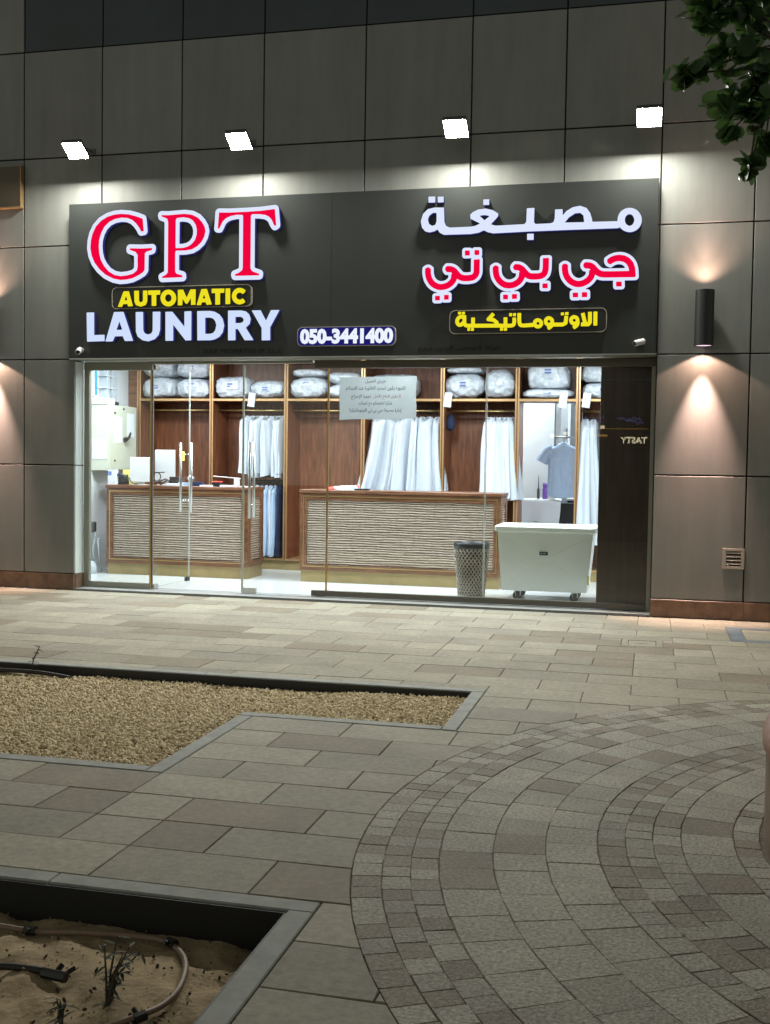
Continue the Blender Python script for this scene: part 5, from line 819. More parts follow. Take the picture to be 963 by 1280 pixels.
# ---- wheeled laundry bin
o = thing('laundry_bin', 'large cream plastic laundry bin on black castors by the glass', 'laundry bin', (-1.1, .95, FZ))
def frus(b, x0, x1, y0, y1, z0, X0, X1, Y0, Y1, z1, top=True):
    b.add([(x0,y0,z0),(x1,y0,z0),(x1,y1,z0),(x0,y1,z0),(X0,Y0,z1),(X1,Y0,z1),(X1,Y1,z1),(X0,Y1,z1)], [(0,3,2,1),(0,1,5,4),(1,2,6,5),(2,3,7,6),(3,0,4,7)]+([(4,5,6,7)] if top else []))
b = MB(); frus(b, -1.585, -.665, .67, 1.22, .13, -1.635, -.605, .63, 1.26, .775, False); b.build('tub', M['bin'], o)
zz = lambda z, a, c: a+(c-a)*(z-.13)/.645
for (xa, za, xb, zb) in ((-1.54, .20, -1.19, .47), (-.71, .20, -1.05, .47), (-1.58, .72, -1.19, .50), (-.66, .72, -1.05, .50)):   # embossed cross
    d = Vector((xb-xa, 0, zb-za)).normalized(); n_ = Vector((-d.z, 0, d.x))*.022; A_, B_ = Vector((xa, zz(za, .67, .63), za)), Vector((xb, zz(zb, .67, .63), zb)); b = MB(); u_ = Vector((0, .003, 0))
    b.add([A_-n_+u_, A_+Vector((0, -.0025, 0)), A_+n_+u_, B_-n_+u_, B_+Vector((0, -.002, 0)), B_+n_+u_], [(0,1,4,3),(1,2,5,4)]); b.build('embossed_rib', M['bin'], o)
b = MB(); b.box(-1.665, -.575, .60, .632, .775, .84, c=.012); b.box(-1.665, -.575, 1.258, 1.29, .775, .84, c=.012); b.box(-1.665, -1.633, .633, 1.257, .775, .838, c=.008); b.box(-.607, -.575, .633, 1.257, .775, .838, c=.008); b.build('rim', M['bin'], o)
part('badge', M['black'], o, (-1.175, -1.085, .628, .645, .528, .565), c=.002)
part('badge_text', M['cab2'], o, (-1.16, -1.14, .6265, .6275, .54, .553), (-1.13, -1.11, .6265, .6275, .54, .553))
part('latch', M['yellow'], o, (-.66, -.64, .65, .67, .22, .32))
for x, y in ((-1.42, .74), (-.80, .74), (-1.42, 1.15), (-.80, 1.15)):
    b = MB(); b.lathe([(.001, -.018), (.045, -.018), (.05, -.012), (.05, .012), (.045, .018), (.001, .018)], 0, 0, 18); b.v = [(x+.8*v[0]*.0+v[2]*.6+v[0]*.8, y+v[0]*.6-v[2]*.8, FZ+.05+v[1]) for v in b.v]; w = b.build('castor', M['black'], o, smooth=False)
    b = MB(); b.box(x-.03, x+.03, y-.03, y+.03, FZ+.098, .129); b.box(x-.022, x-.012, y-.035, y+.02, FZ+.05, FZ+.099); b.box(x+.03, x+.038, y-.02, y+.03, FZ+.05, FZ+.099); b.build('fork', M['steel'], w)
# ---- dark panel at the right end, close behind the glass
o = thing('partition', 'dark brown upright panel behind the right end of the glass', 'partition', (-.2, .4, FZ)); part('board', M['ebony'], o, (-.548, .28, .33, .37, .055, 2.99), c=.003); part('skirting', M['ebony'], o, (-.49, .28, .325, .38, FZ, .054)); part('groove', M['grey_metal'], o, (-.53, .0, .3285, .3298, 2.395, 2.402)); part('rod', M['grey_metal'], o, (-.515, -.511, .31, .318, 1.05, 2.45))
# ---- back room seen through the passage
part_wall = MB(); part_wall.box(-2.6, -1.45, 5.30, 5.38, FZ, 2.99); part_wall.box(-1.13, .29, 5.30, 5.38, FZ, 2.99); part_wall.box(-1.45, -1.13, 5.60, 5.68, FZ, 2.99); tag(part_wall.build('back_wall', M['white_wall']), kind='structure')
o = thing('grey_locker', 'grey metal upright beside the blue shirt in the back room', 'locker', (-1.2, 5.1, FZ)); part('body', M['cab2'], o, (-1.32, -1.21, 4.9, 5.28, FZ, 2.5), c=.004); part('door', M['cab2'], o, (-1.318, -1.212, 4.885, 4.898, .06, 2.45), c=.003); part('handle', M['black'], o, (-1.235, -1.225, 4.872, 4.884, 1.9, 2.05))
o = thing('ironing_table', 'ironing table with dark cover in the back room', 'ironing table', (-1.6, 4.2, FZ)); part('top', M['cab'], o, (-2.05, -1.26, 3.95, 4.5, .99, 1.03), c=.006); part('apron', M['navy'], o, (-2.0, -1.30, 3.99, 4.46, .72, .988))
for x in (-1.98, -1.34):
    for y in (4.02, 4.42): part('leg', M['grey_metal'], o, (x-.02, x+.02, y-.02, y+.02, FZ, .719))
part('pedestal', M['black'], o, (-1.29, -1.05, 4.1, 4.4, FZ, .98))
nx, ny = 22, 16; vs = []
for i in range(nx):
    for k in range(ny):
        u, v = i/(nx-1), k/(ny-1); x = -1.93+.68*u + .03*math.sin(3*v); s = .62*v
        drop = .20+.15*math.sin(2.2*u+.6)+.05*math.sin(9*u)
        if v < .45: y_, z_ = 4.42-.5*(v/.45), 1.034+.006*math.sin(14*u+9*v)+.004*math.sin(23*u)
        else: q = (v-.45)/.55; y_, z_ = 3.92-.03*math.sin(q*2)-.018*math.sin(12*u)*q, 1.03-drop*q
        if u > .8: z_ -= (u-.8)*.5*max(0, v-.2)
        vs.append((x, y_, z_))
cl_ = thing('white_garment', 'white garment draped over the ironing table', 'garment', (-1.6, 4.2, 1.03)); b = MB(); b.add(vs, [(i*ny+k, i*ny+k+1, (i+1)*ny+k+1, (i+1)*ny+k) for i in range(nx-1) for k in range(ny-1)]); b.build('cloth', M['robe'], cl_, smooth=True)
o = thing('spray_bottle', 'purple bottle standing on the ironing table', 'bottle', (-1.455, 4.1, 1.035)); b = MB(); b.lathe([(.001, 1.036), (.036, 1.036), (.038, 1.05), (.038, 1.17), (.03, 1.19), (.026, 1.2)], -1.455, 4.1, 18); b.build('bottle', M['lilac'], o, smooth=True); b = MB(); b.lathe([(.027, 1.2), (.034, 1.202), (.034, 1.255), (.001, 1.257)], -1.455, 4.1, 16); b.build('cap', M['lilac'], o, smooth=True)
o = thing('spray_bottle', 'small dark bottle with a thin wand left of the purple bottle', 'bottle', (-1.55, 4.12, 1.035)); b = MB(); b.lathe([(.001, 1.036), (.02, 1.036), (.02, 1.16), (.008, 1.19), (.004, 1.36), (.001, 1.361)], -1.55, 4.12, 12); b.build('bottle', M['grey_metal'], o, smooth=True)
# the shirt
sx, sy, sz = -1.20, 4.0, 1.86
o = thing('hanging_shirt', 'light blue short-sleeved shirt on a hanger in the back room', 'shirt', (sx, sy, sz), None)
nu, nv = 36, 18; th = np.linspace(0, 2*np.pi, nu, endpoint=False)[:, None]; t = np.linspace(0, 1, nv)[None, :]; th, t = np.broadcast_arrays(th, t)
hw = np.interp(t, [0, .03, .10, .16, .3, 1], [.05, .10, .205, .225, .205, .215]); hd = np.interp(t, [0, .1, .3, 1], [.045, .075, .085, .075])
X = hw*np.sign(np.cos(th))*np.abs(np.cos(th))**.75; Y = hd*np.sin(th)+.012*np.sin(11*th+3*t)*np.clip(t*2, 0, 1); Zz = -.06-.72*t+.02*np.cos(2*th)*t
link('body', big_mesh('body', np.stack([X, Y, Zz], -1).reshape(-1, 3), grid_faces(nu, nv, True), M['blue_cloth'], True), M['blue_cloth'], o)
for s in (-1, 1):
    b = MB(); b.tube([(s*.15, 0, -.13), (s*.215, 0, -.17), (s*.27, -.005, -.25), (s*.30, -.01, -.315)], [.075, .082, .08, .088], 14, cap=False); b.build('sleeve', M['blue_cloth'], o, local=True, smooth=True)
b = MB(); b.tube([(.07*math.cos(a), .05*math.sin(a), -.075-.02*math.sin(a)*-1) for a in np.linspace(0, 6.283, 15)], .018, 8); b.build('collar', M['blue_cloth'], o, local=True, smooth=True)
b = MB(); b.box(-.014, .014, -.097, -.088, -.74, -.12, c=.002); b.build('placket', M['blue_cloth'], o, local=True)
b = MB(); b.tube([(0, 0, -.07), (0, 0, .02), (.02, 0, .04), (.035, 0, .02)], .005, 6); b.build('hanger_hook', M['black'], o, local=True)
b = MB(); b.tube([(-1.33, 4.0, 1.895), (-.75, 4.0, 1.895)], .011, 8); q = thing('shirt_rail', 'thin dark rail the blue shirt hangs from', 'clothes rail', (-1.2, 4.0, 1.895)); b.build('rail', M['steel'], q, smooth=True)
b = MB()
for x in (-1.32, -.76): b.tube([(x, 4.0, 1.9), (x, 4.0, 2.995)], .008, 6)
b.build('drop_rod', M['steel'], q)
o = thing('dark_cabinet', 'low dark cabinet under the shirts behind the passage', 'cabinet', (-.9, 4.9, FZ)); part('body', M['navy'], o, (-1.19, -.4, 4.7, 5.2, FZ, 1.0), c=.004); part('top', M['white_plastic'], o, (-1.2, -.39, 4.68, 5.2, 1.002, 1.03), c=.003)
# ================================================================== PAVING
CX, CY, RO, RI = 2.154, -6.794, 3.266, 1.69
ROWS = [-10.6, -10.29, -9.98, -9.66, -9.35, -9.04, -8.73, -8.415, -8.10, -7.785, -7.46, -7.145, -6.83, -6.51, -6.205, -5.90, -5.59, -5.275, -4.945, -4.615, -4.295, -3.965, -3.63, -3.295, -2.955, -2.63, -2.31, -1.98, -1.66, -1.33, -1.0, -.67, -.345, -.05]
EXC = [(-14, -1.04, -5.275, -4.10), (-14, -2.255, -6.51, -5.27), (-14, -1.06, -14, -7.79), (-.225, .118, -1.935, -1.56), (.70, 2.4, -1.40, -.50)]
def sub_rect(r, e):
    x0, x1, y0, y1 = r; a, b_, c, d = e
    if a >= x1 or b_ <= x0 or c >= y1 or d <= y0: return [r]
    o = []
    if y0 < c: o.append((x0, x1, y0, c))
    if d < y1: o.append((x0, x1, d, y1))
    lo, hi = max(y0, c), min(y1, d)
    if x0 < a: o.append((x0, a, lo, hi))
    if b_ < x1: o.append((b_, x1, lo, hi))
    return o
def clip_circle(x0, x1, y0, y1):
    """part of a rectangle outside the paved circle"""
    cor = [(x0, y0), (x1, y0), (x1, y1), (x0, y1)]; P = []
    for k in range(4):
        (ax, ay), (bx_, by) = cor[k], cor[(k+1) % 4]
        P += [(ax+(bx_-ax)*t/24, ay+(by-ay)*t/24) for t in range(24)]
    ins = [math.hypot(p[0]-CX, p[1]-CY) < RO+.002 for p in P]
    if not any(ins): return cor
    if all(ins): return None
    n = len(P); s = next(i for i in range(n) if ins[i-1] and not ins[i]); run = []
    i = s
    while not ins[i % n] and len(run) < n: run.append(P[i % n]); i += 1
    proj_ = lambda p: math.atan2(p[1]-CY, p[0]-CX)
    a1, a0 = proj_(run[-1]), proj_(run[0]); da = (a0-a1+math.pi) % (2*math.pi)-math.pi
    arc = [(CX+(RO+.002)*math.cos(a1+da*t/4), CY+(RO+.002)*math.sin(a1+da*t/4)) for t in range(0, 5)]
    keep = [p for p in run if p in cor] or [run[len(run)//2]]
    return [arc[-1]] + keep + arc[:-1] if keep else None
def area(p): return abs(sum(p[i][0]*p[(i+1) % len(p)][1]-p[(i+1) % len(p)][0]*p[i][1] for i in range(len(p))))/2
def view_xy(x, y):
    d = Vector((x, y+11.328, -1.5)); z = d.dot(_f)
    return (d.dot(_r)/z*1375, z) if z > .3 else (9e9, z)

b = MB()
for (x0, x1, y0, y1) in [(-12, 5, -.05, .0)]: pass
def minus(rects, exc):
    for e in exc:
        rects = [q for r in rects for q in sub_rect(r, e)]
    return rects
for r in minus([(-12.0, 5.0, -10.6, -0.046)], [(-14, -1.13, -5.19, -4.19), (-14, -2.345, -6.42, -5.18), (-14, -1.15, -14, -7.88)]): b.box(r[0], r[1], r[2], r[3], -.44, -.0075)
pav = tag(b.build('pavement', M['bed']), kind='structure')
slabs = []; g = .0020
for ri in range(len(ROWS)-1):
    y0, y1 = ROWS[ri], ROWS[ri+1]; par = (ri+1) % 2; x = -0.1065-.3065*par-.613*20
    edges = []
    while x < 4.9:
        edges.append(x); x += .613
    rr_ = random.Random(ri*13+5); k = 0; ed2 = [edges[0]]
    for e in edges[1:]:
        q = rr_.random()
        if q < .055: ed2.append(e-.3065)
        if q > .985: continue
        ed2.append(e)
    for bx_e, ya, yb in ((-1.04, -5.275, -4.10), (-2.255, -6.51, -5.27), (-1.06, -14, -7.79)):
        if y0 < yb-.05 and y1 > ya+.05: ed2 = [bx_e if abs(e-bx_e) < .11 else e for e in ed2]
    for a, c in zip(ed2, ed2[1:]):
        for (p, q, u, v) in minus([(a, c, y0, y1)], EXC):
            if q-p < .03 or v-u < .03: continue
            poly = clip_circle(p+g, q-g, u+g, v-g)
            if poly and len(poly) > 2 and area(poly) > .0004: slabs.append(poly)
def cen(p): return (sum(q[0] for q in p)/len(p), sum(q[1] for q in p)/len(p))
def shown(p):                                          # rough size in the photograph, 0 when outside it
    x, y = cen(p); px, z = view_xy(x, y)
    if z < 2.6 or abs(px) > 530: return -1/(1+abs(px)/1000+abs(z))
    return area(p)/z**3
def tone(rng, far=False):
    q = rng.random(); return 0 if q < .44 else 1 if q < .82 else 2
def lay(polys, parent, name, mats, thick, limit, seed, tones, rest_name, z=0.0, jit=.0012, c=.003):
    polys = sorted(polys, key=shown, reverse=True); rng = random.Random(seed)
    for p in polys[:limit]:
        b = MB(); x, y = cen(p); dz = rng.uniform(-jit, jit)
        b.slab(p, -thick, z, c=c); tx, ty = rng.gauss(0, jit*1.2), rng.gauss(0, jit*1.2)
        b.v = [(v[0], v[1], v[2]+dz+(tx*(v[0]-x)+ty*(v[1]-y) if v[2] > -thick*.5 else 0)) for v in b.v]
        b.build(name, mats[tones(rng)], parent)
    if len(polys) > limit:
        b = MB()
        for p in polys[limit:]: b.slab(p, -thick, z+rng.uniform(-jit, jit), c=c, mi=tones(rng))
        o = b.build(rest_name, mats, parent); o['kind'] = 'stuff'
lay(slabs, pav, 'paving_slab', M['slab'], .0073, 295, 3, tone, 'far_paving_slabs')
# ---- covers let into the paving by the wall
def cover(name, label, x0, x1, y0, y1, w, mf, m2):
    o = thing(name, label, 'cover', ((x0+x1)/2, (y0+y1)/2, 0))
    part('frame', mf, o, (x0, x1, y0, y0+w, -.0115, .001), (x0, x1, y1-w, y1, -.0115, .001), (x0, x0+w, y0+w, y1-w, -.0115, .001), (x1-w, x1, y0+w, y1-w, -.0115, .001))
    part('lid', m2, o, (x0+w+.006, x1-w-.006, y0+w+.006, y1-w-.006, -.0115, -.001), c=.002)
    return o
o = cover('inspection_cover', 'small rectangular inspection cover in the paving before the right wall', -.222, .115, -1.932, -1.563, .05, M['slab'][1], M['slab'][0]); part('lifting_slot', M['dark'], o, (-.10, -.0, -1.775, -1.76, -.0025, -.0005))
cover('drain_cover', 'large drain cover in a bluish frame by the right wall', .703, 2.39, -1.395, -.503, .125, mat('galvanised_frame', (.20, .235, .27), .5, .3, noise=(6, .2)), M['slab'][0])
# ================================================================== THE PAVED CIRCLE
b = MB(); b.lathe([(RI-.3, -.43), (RO, -.43), (RO, -.0040), (RI-.3, -.0040)], CX, CY, 96); ring = tag(b.build('circular_paving', M['bed2']), kind='structure')
def sector(ra, rb, a0, a1, n):
    gg = .0012
    A0, A1 = a0+gg/ra, a1-gg/ra
    P = [(CX+(rb-gg)*math.cos(A0+(A1-A0)*t/n), CY+(rb-gg)*math.sin(A0+(A1-A0)*t/n)) for t in range(n+1)]
    return P + [(CX+(ra+gg)*math.cos(A1-(A1-A0)*t/n), CY+(ra+gg)*math.sin(A1-(A1-A0)*t/n)) for t in range(n+1)]
def rings(edges, pitch, n, seed):
    rng = random.Random(seed); o = []
    for ra, rb in zip(edges[1:], edges):
        m = int(round(2*math.pi*(ra+rb)/2/pitch)); off = rng.random()
        cut = [2*math.pi*(k+off+rng.uniform(-.10, .10))/m for k in range(m)]; cut.append(cut[0]+2*math.pi)
        for a0, a1 in zip(cut, cut[1:]): o.append([(px_+rng.uniform(-.0022, .0022), py_+rng.uniform(-.0022, .0022)) for px_, py_ in sector(ra, rb, a0, a1, n)])
    return o
small = rings([RO, 3.156, 3.051, 2.947], .108, 1, 1)+rings([2.335, 2.226, 2.118, 2.008], .106, 1, 2)+rings([1.80, 1.70], .104, 1, 3)
large = rings([2.945, 2.742, 2.539, 2.337], .205, 2, 4)+rings([2.006, 1.802], .205, 2, 5)
lay(small, ring, 'sett', M['sett'], .0039, 298, 8, lambda r: (0 if r.random() < .24 else 1 if r.random() < .55 else 2), 'far_setts', jit=.0012, c=.0015)
lay(large, ring, 'granite_slab', M['sett'], .0039, 200, 9, lambda r: (0 if r.random() < .62 else 1 if r.random() < .5 else 2), 'far_granite_slabs', jit=.0012, c=.0017)
# ================================================================== PLANTING BEDS
def border(parent, segs):
    rng = random.Random(4)
    for (x0, x1, y0, y1) in segs:
        lx, ly = x1-x0, y1-y0; n = max(1, round(max(lx, ly)/1.0))
        for k in range(n):
            b = MB()
            if lx > ly: q = (x0+lx*k/n+.0015, x0+lx*(k+1)/n-.0015, y0, y1)
            else: q = (x0, x1, y0+ly*k/n+.0015, y0+ly*(k+1)/n-.0015)
            b.box(*q, -.30, .003+rng.uniform(-.001, .001), c=.004); b.build('kerb_stone', M['kerb'], parent)
k1 = thing('gravel_bed_border', 'pale concrete edging around the stepped gravel bed', 'edging', (-3, -5.2, 0))
border(k1, [(-8.0, -1.042, -4.188, -4.102), (-1.128, -1.042, -5.272, -4.19), (-2.343, -1.130, -5.272, -5.186), (-2.343, -2.257, -6.506, -5.274), (-8.0, -2.345, -6.506, -6.42)])
part('inner_face', M['inner_face'], k1, (-8.0, -1.13, -4.196, -4.1895, -.3, -.004))
k2 = thing('sand_bed_border', 'pale concrete edging with a black inner face around the sandy bed', 'edging', (-3, -8.2, 0))
border(k2, [(-5.0, -1.062, -7.882, -7.794), (-1.148, -1.062, -10.6, -7.884)])
part('inner_face', M['inner_face'], k2, (-5.0, -1.149, -7.895, -7.8835, -.3, -.006)); part('inner_face', M['inner_face'], k2, (-1.16, -1.1495, -10.6, -7.896, -.3, -.006))
def field(name, x0, x1, y0, y1, nx, ny, f, m):
    xs, ys = np.linspace(x0, x1, nx), np.linspace(y0, y1, ny); X, Y = np.meshgrid(xs, ys, indexing='ij')
    P = np.stack([X, Y, f(X, Y)], -1).reshape(-1, 3); return link(name, big_mesh(name, P, grid_faces(nx, ny), m, True), m)
def nz(X, Y, s, seed): return vnoise(np.stack([X.ravel()*s, Y.ravel()*s], -1), seed).reshape(X.shape)
GZ = lambda X, Y: -.075+.022*nz(X, Y, 1.1, 3)+.012*np.clip((X+3)/2, -1, 1)
tag(field('gravel_base', -6.4, -1.13, -5.187, -4.19, 60, 20, lambda X, Y: GZ(X, Y)-.012, M['gravel_bed']), kind='structure')
tag(field('gravel_base', -6.4, -2.345, -6.42, -5.187, 50, 20, lambda X, Y: GZ(X, Y)-.012, M['gravel_bed']), kind='structure')
def pebbles(name, rects, dens, s0, s1, zf, m, seed, flat=.5, kind='stuff', skip=None):
    rng = np.random.default_rng(seed); pos = []
    for (x0, x1, y0, y1) in rects:
        n = int((x1-x0)*(y1-y0)*dens); pos.append(np.stack([rng.uniform(x0, x1, n), rng.uniform(y0, y1, n)], -1))
    pos = np.concatenate(pos)
    if skip is not None: pos = pos[~skip(pos)]
    n = len(pos); ph = (1+5**.5)/2
    I = np.array([(-1,ph,0),(1,ph,0),(-1,-ph,0),(1,-ph,0),(0,-1,ph),(0,1,ph),(0,-1,-ph),(0,1,-ph),(ph,0,-1),(ph,0,1),(-ph,0,-1),(-ph,0,1)], float)/1.9
    Fc = np.array([(0,11,5),(0,5,1),(0,1,7),(0,7,10),(0,10,11),(1,5,9),(5,11,4),(11,10,2),(10,7,6),(7,1,8),(3,9,4),(3,4,2),(3,2,6),(3,6,8),(3,8,9),(4,9,5),(2,4,11),(6,2,10),(8,6,7),(9,8,1)])
    S = rng.uniform(s0, s1, (n, 1, 1))*np.stack([np.ones(n), rng.uniform(.38, .75, n), rng.uniform(.3, .6, n)], -1)[:, None, :]
    V = I[None]*S*(1+rng.uniform(-.22, .22, (n, 12, 1)))
    q = rng.normal(size=(n, 4)); q[:, 1:3] *= flat; q /= np.linalg.norm(q, axis=1, keepdims=True); w, x, y, z = q.T
    Rm = np.stack([1-2*(y*y+z*z), 2*(x*y-z*w), 2*(x*z+y*w), 2*(x*y+z*w), 1-2*(x*x+z*z), 2*(y*z-x*w), 2*(x*z-y*w), 2*(y*z+x*w), 1-2*(x*x+y*y)], -1).reshape(n, 3, 3)
    V = np.einsum('nij,nkj->nki', Rm, V); zz_ = zf(pos[:, 0], pos[:, 1])+rng.uniform(-.004, .014, n)
    V += np.stack([pos[:, 0], pos[:, 1], zz_], -1)[:, None, :]
    Fa = (Fc[None]+np.arange(n)[:, None, None]*12).reshape(-1, 3)
    o = link(name, big_mesh(name, V.reshape(-1, 3), Fa, m), m); return tag(o, kind=kind)
def in_sand(p): return (p[:, 0] < -3.98) & (p[:, 1] > -4.46+(p[:, 0]+4.7)*.3)
pebbles('gravel', [(-6.0, -1.15, -5.175, -4.205), (-5.6, -2.365, -6.41, -5.175)], 5600, .0105, .020, GZ, M['gravel'], 5, .55, skip=in_sand)
sd = lambda X, Y: -.052-.10*np.clip((X+4.15)*.9, 0, 1)-.06*np.clip(-(Y+4.36+(X+4.7)*-.18)*4, 0, 1)+.012*nz(X, Y, 6, 9)
tag(field('sand', -6.4, -3.6, -4.75, -4.2, 60, 24, sd, M['sand']), kind='structure')
def tube_thing(name, label, cat, pts, r, m, n=8):
    p = [Vector(q) for q in pts]; o = []
    for i in range(len(p)-1):
        a, b_, c, d = p[max(i-1, 0)], p[i], p[i+1], p[min(i+2, len(p)-1)]
        for k in range(5):
            t = k/5; o.append(.5*((2*b_)+(c-a)*t+(2*a-5*b_+4*c-d)*t*t+(3*b_-a-3*c+d)*t**3))
    o.append(p[-1]); b = MB(); b.tube(o, r, n); th_ = thing(name, label, cat, tuple(p[len(p)//2])); b.build('pipe', m, th_, smooth=True); return th_
tube_thing('irrigation_pipe', 'thin dark pipe lying on the sand at the back of the gravel bed', 'pipe', [(-6.2, -4.31, -.035), (-5.2, -4.30, -.035), (-4.6, -4.33, -.03), (-4.25, -4.31, -.035), (-4.0, -4.30, -.06)], .016, M['pipe'])
def leaf_mesh(pts_dirs, L, w, m, nm, parent):
    b = MB()
    for (p, d, up, l) in pts_dirs:
        p, d, up = Vector(p), Vector(d).normalized(), Vector(up); s = d.cross(up).normalized(); u2 = s.cross(d); v = []
        for t, ww in ((0, .12), (.3, 1), (.65, .8), (1, .02)):
            c = p+d*l*t-u2*(l*.25*t*t); v += [c-s*w*ww*.5, c+u2*w*.12*ww*-1, c+s*w*ww*.5]
        b.add(v, [q for k in range(3) for q in ((3*k, 3*k+1, 3*k+4, 3*k+3), (3*k+1, 3*k+2, 3*k+5, 3*k+4))])
    return b.build(nm, m, parent)
def weed(label, x, y, z, h, n, L, w, lean, name='weed'):
    o = thing(name, label, 'plant', (x, y, z)); rng = random.Random(int(abs(x*1000))); b = MB(); lv = []
    for s in range(max(1, n//9)):
        dx, dy = rng.uniform(-.5, .5)+lean[0], rng.uniform(-.5, .5)+lean[1]; top = Vector((x+dx*h*.6, y+dy*h*.6, z+h*rng.uniform(.75, 1)))
        mid = Vector((x+dx*h*.2, y+dy*h*.2, z+h*.5)); base = Vector((x, y, z-.02)); b.tube([base, mid, top], [.005, .004, .002], 5)
        for k in range(9):
            t = (k+1)/9; p = base.lerp(mid, t*2) if t < .5 else mid.lerp(top, t*2-1); a = rng.uniform(0, 6.28); lv.append((p, (math.cos(a), math.sin(a), rng.uniform(-.35, .55)), (0, 0, 1), L*rng.uniform(.6, 1.1)))
    b.build('stem', M['stem'], o); leaf_mesh(lv, L, w, M['leafw'], 'leaves', o); return o
weed('small sprouting plant at the back of the gravel bed by the kerb', -4.33, -4.27, -.05, .20, 18, .045, .028, (.15, 0), 'young_plant')
for k, (x, y) in enumerate(((-1.62, -5.176), (-1.52, -5.178), (-1.42, -5.18))): weed(('tuft of tiny weeds at the gravel edge, leftmost of three', 'tuft of tiny weeds at the gravel edge, middle of three', 'tuft of tiny weeds at the gravel edge, rightmost of three')[k], x, y, -.05, .055, 9, .02, .012, (0, -.3))
# the sandy bed in the foreground
def s2(X, Y): return -.122+.020*nz(X, Y, 5.5, 21)+.010*nz(X, Y, 17, 22)+.004*nz(X, Y, 46, 23)-.03*np.clip((X+1.5)*2.2, 0, 1)
tag(field('soil', -4.2, -1.15, -10.5, -7.89, 170, 150, s2, M['sand']), kind='structure')
s2f = lambda x, y: float(s2(np.array([[x]]), np.array([[y]]))[0, 0])
pebbles('soil_clods', [(-2.6, -1.17, -8.9, -7.9)], 150, .004, .013, lambda x, y: s2(x, y).ravel() if hasattr(x, 'shape') else s2(x, y), M['clod'], 8, 1.0)
pebbles('sand_grit', [(-2.6, -1.17, -9.0, -7.9)], 500, .002, .006, lambda x, y: s2(x, y), M['sand'], 12, 1.0)
hp = [(-3.4, -8.03), (-2.6, -8.04), (-2.2, -8.045), (-2.0, -8.035), (-1.83, -8.015), (-1.64, -7.975), (-1.53, -7.995), (-1.425, -8.10), (-1.365, -8.26), (-1.365, -8.38), (-1.41, -8.49), (-1.52, -8.62), (-1.7, -8.8), (-1.9, -9.1)]
h = tube_thing('irrigation_hose', 'brown irrigation hose curling across the sandy bed', 'hose', [(x, y, s2f(x, y)+.021) for x, y in hp], .0095, M['hose'], 10)
for i, (p, d) in enumerate((((-1.515, -8.005), (.9, -.45, 0)), ((-1.40, -8.475), (-.5, -.8, 0)), ((-2.02, -8.037), (1, .05, 0)))):
    p = Vector((p[0], p[1], s2f(*p)+.021)); d = Vector(d).normalized(); b = MB(); b.tube([p-d*.02, p+d*.02], .016, 8); s = d.cross(Vector((0, 0, 1))); b.tube([p, p+s*.03+Vector((0, 0, .014))], .008, 6); b.build('connector', M['black'], h)
h2 = tube_thing('drip_pipe', 'thin black drip pipe ending on the sand at the left', 'pipe', [(x, y, s2f(x, y)+.018) for x, y in [(-3.2, -8.36), (-2.4, -8.34), (-2.1, -8.335), (-1.93, -8.31), (-1.80, -8.315)]], .012, M['pipe'])
p = Vector((-1.765, -8.315, s2f(-1.765, -8.315)+.02)); b = MB(); b.tube([p+Vector((-.04, 0, 0)), p+Vector((.045, -.01, 0))], .017, 8); b.tube([p, p+Vector((.01, .03, .018))], .009, 6); b.tube([p+Vector((.03, 0, 0)), p+Vector((.05, .035, .01))], .008, 6); b.build('end_valve', M['black'], h2)
weed('scraggly dark weed growing beside the curling hose', -1.53, -8.42, -.115, .17, 54, .055, .011, (.25, .45))
weed('low dark weed at the bottom edge of the sandy bed', -1.60, -8.56, -.115, .08, 27, .045, .010, (.1, .1))
for i in range(4): pass
# ---- big round planter at the right edge
o = thing('round_planter', 'large round planter with a terracotta rim cut by the right edge', 'planter', (CX, CY, 0))
b = MB(); b.lathe([(RI-.01, -.4), (RI-.006, 0), (RI-.006, .37)], CX, CY, 128); b.build('body', M['terra2'], o, smooth=True)
b = MB(); b.lathe([(RI-.02, .371), (RI, .373), (RI+.008, .39), (RI+.010, .42), (RI+.004, .45), (RI-.015, .472), (RI-.05, .48), (RI-.30, .48), (RI-.33, .465), (RI-.335, .36)], CX, CY, 128); b.build('rim', M['terra'], o, smooth=True)
b = MB(); b.lathe([(.001, .40), (RI-.336, .38)], CX, CY, 48); b.build('soil', M['sand'], o)
# ---- the tree in it
tr = thing('tree', 'dark round-leaved tree reaching in at the top right corner', 'tree', (CX, CY, .38))
b = MB(); b.tube([(CX, CY, .36), (CX+.03, CY, 1.2), (CX-.02, CY+.02, 2.1), (CX+.02, CY, 2.8)], [.11, .085, .075, .06], 12)
rng = random.Random(3); tips = []
for k in range(9):
    a = k*.7; e = Vector((CX+1.3*math.cos(a), CY+1.3*math.sin(a), 3.5+.9*rng.random())); m_ = Vector((CX+.5*math.cos(a), CY+.5*math.sin(a), 2.9+.3*rng.random())); b.tube([(CX, CY, 2.3+.05*k), m_, e], [.04, .028, .008], 7); tips.append(e)
vis = [(.20, -6.75, 3.27, .075), (.14, -6.72, 3.30, .06), (.27, -6.8, 3.31, .08), (.35, -6.7, 3.25, .06), (.30, -6.75, 3.12, .075), (.22, -6.7, 3.13, .05), (.115, -6.72, 3.065, .045), (.075, -6.72, 3.058, .03), (.32, -6.7, 2.96, .07), (.25, -6.72, 2.93, .05), (.36, -6.75, 3.05, .06), (.40, -6.7, 2.80, .035), (.35, -6.7, 2.715, .035), (.335, -6.7, 2.665, .018), (.262, -6.7, 2.83, .025), (.36, -6.7, 2.88, .045), (.40, -6.72, 3.35, .08), (.42, -6.72, 2.95, .06)]
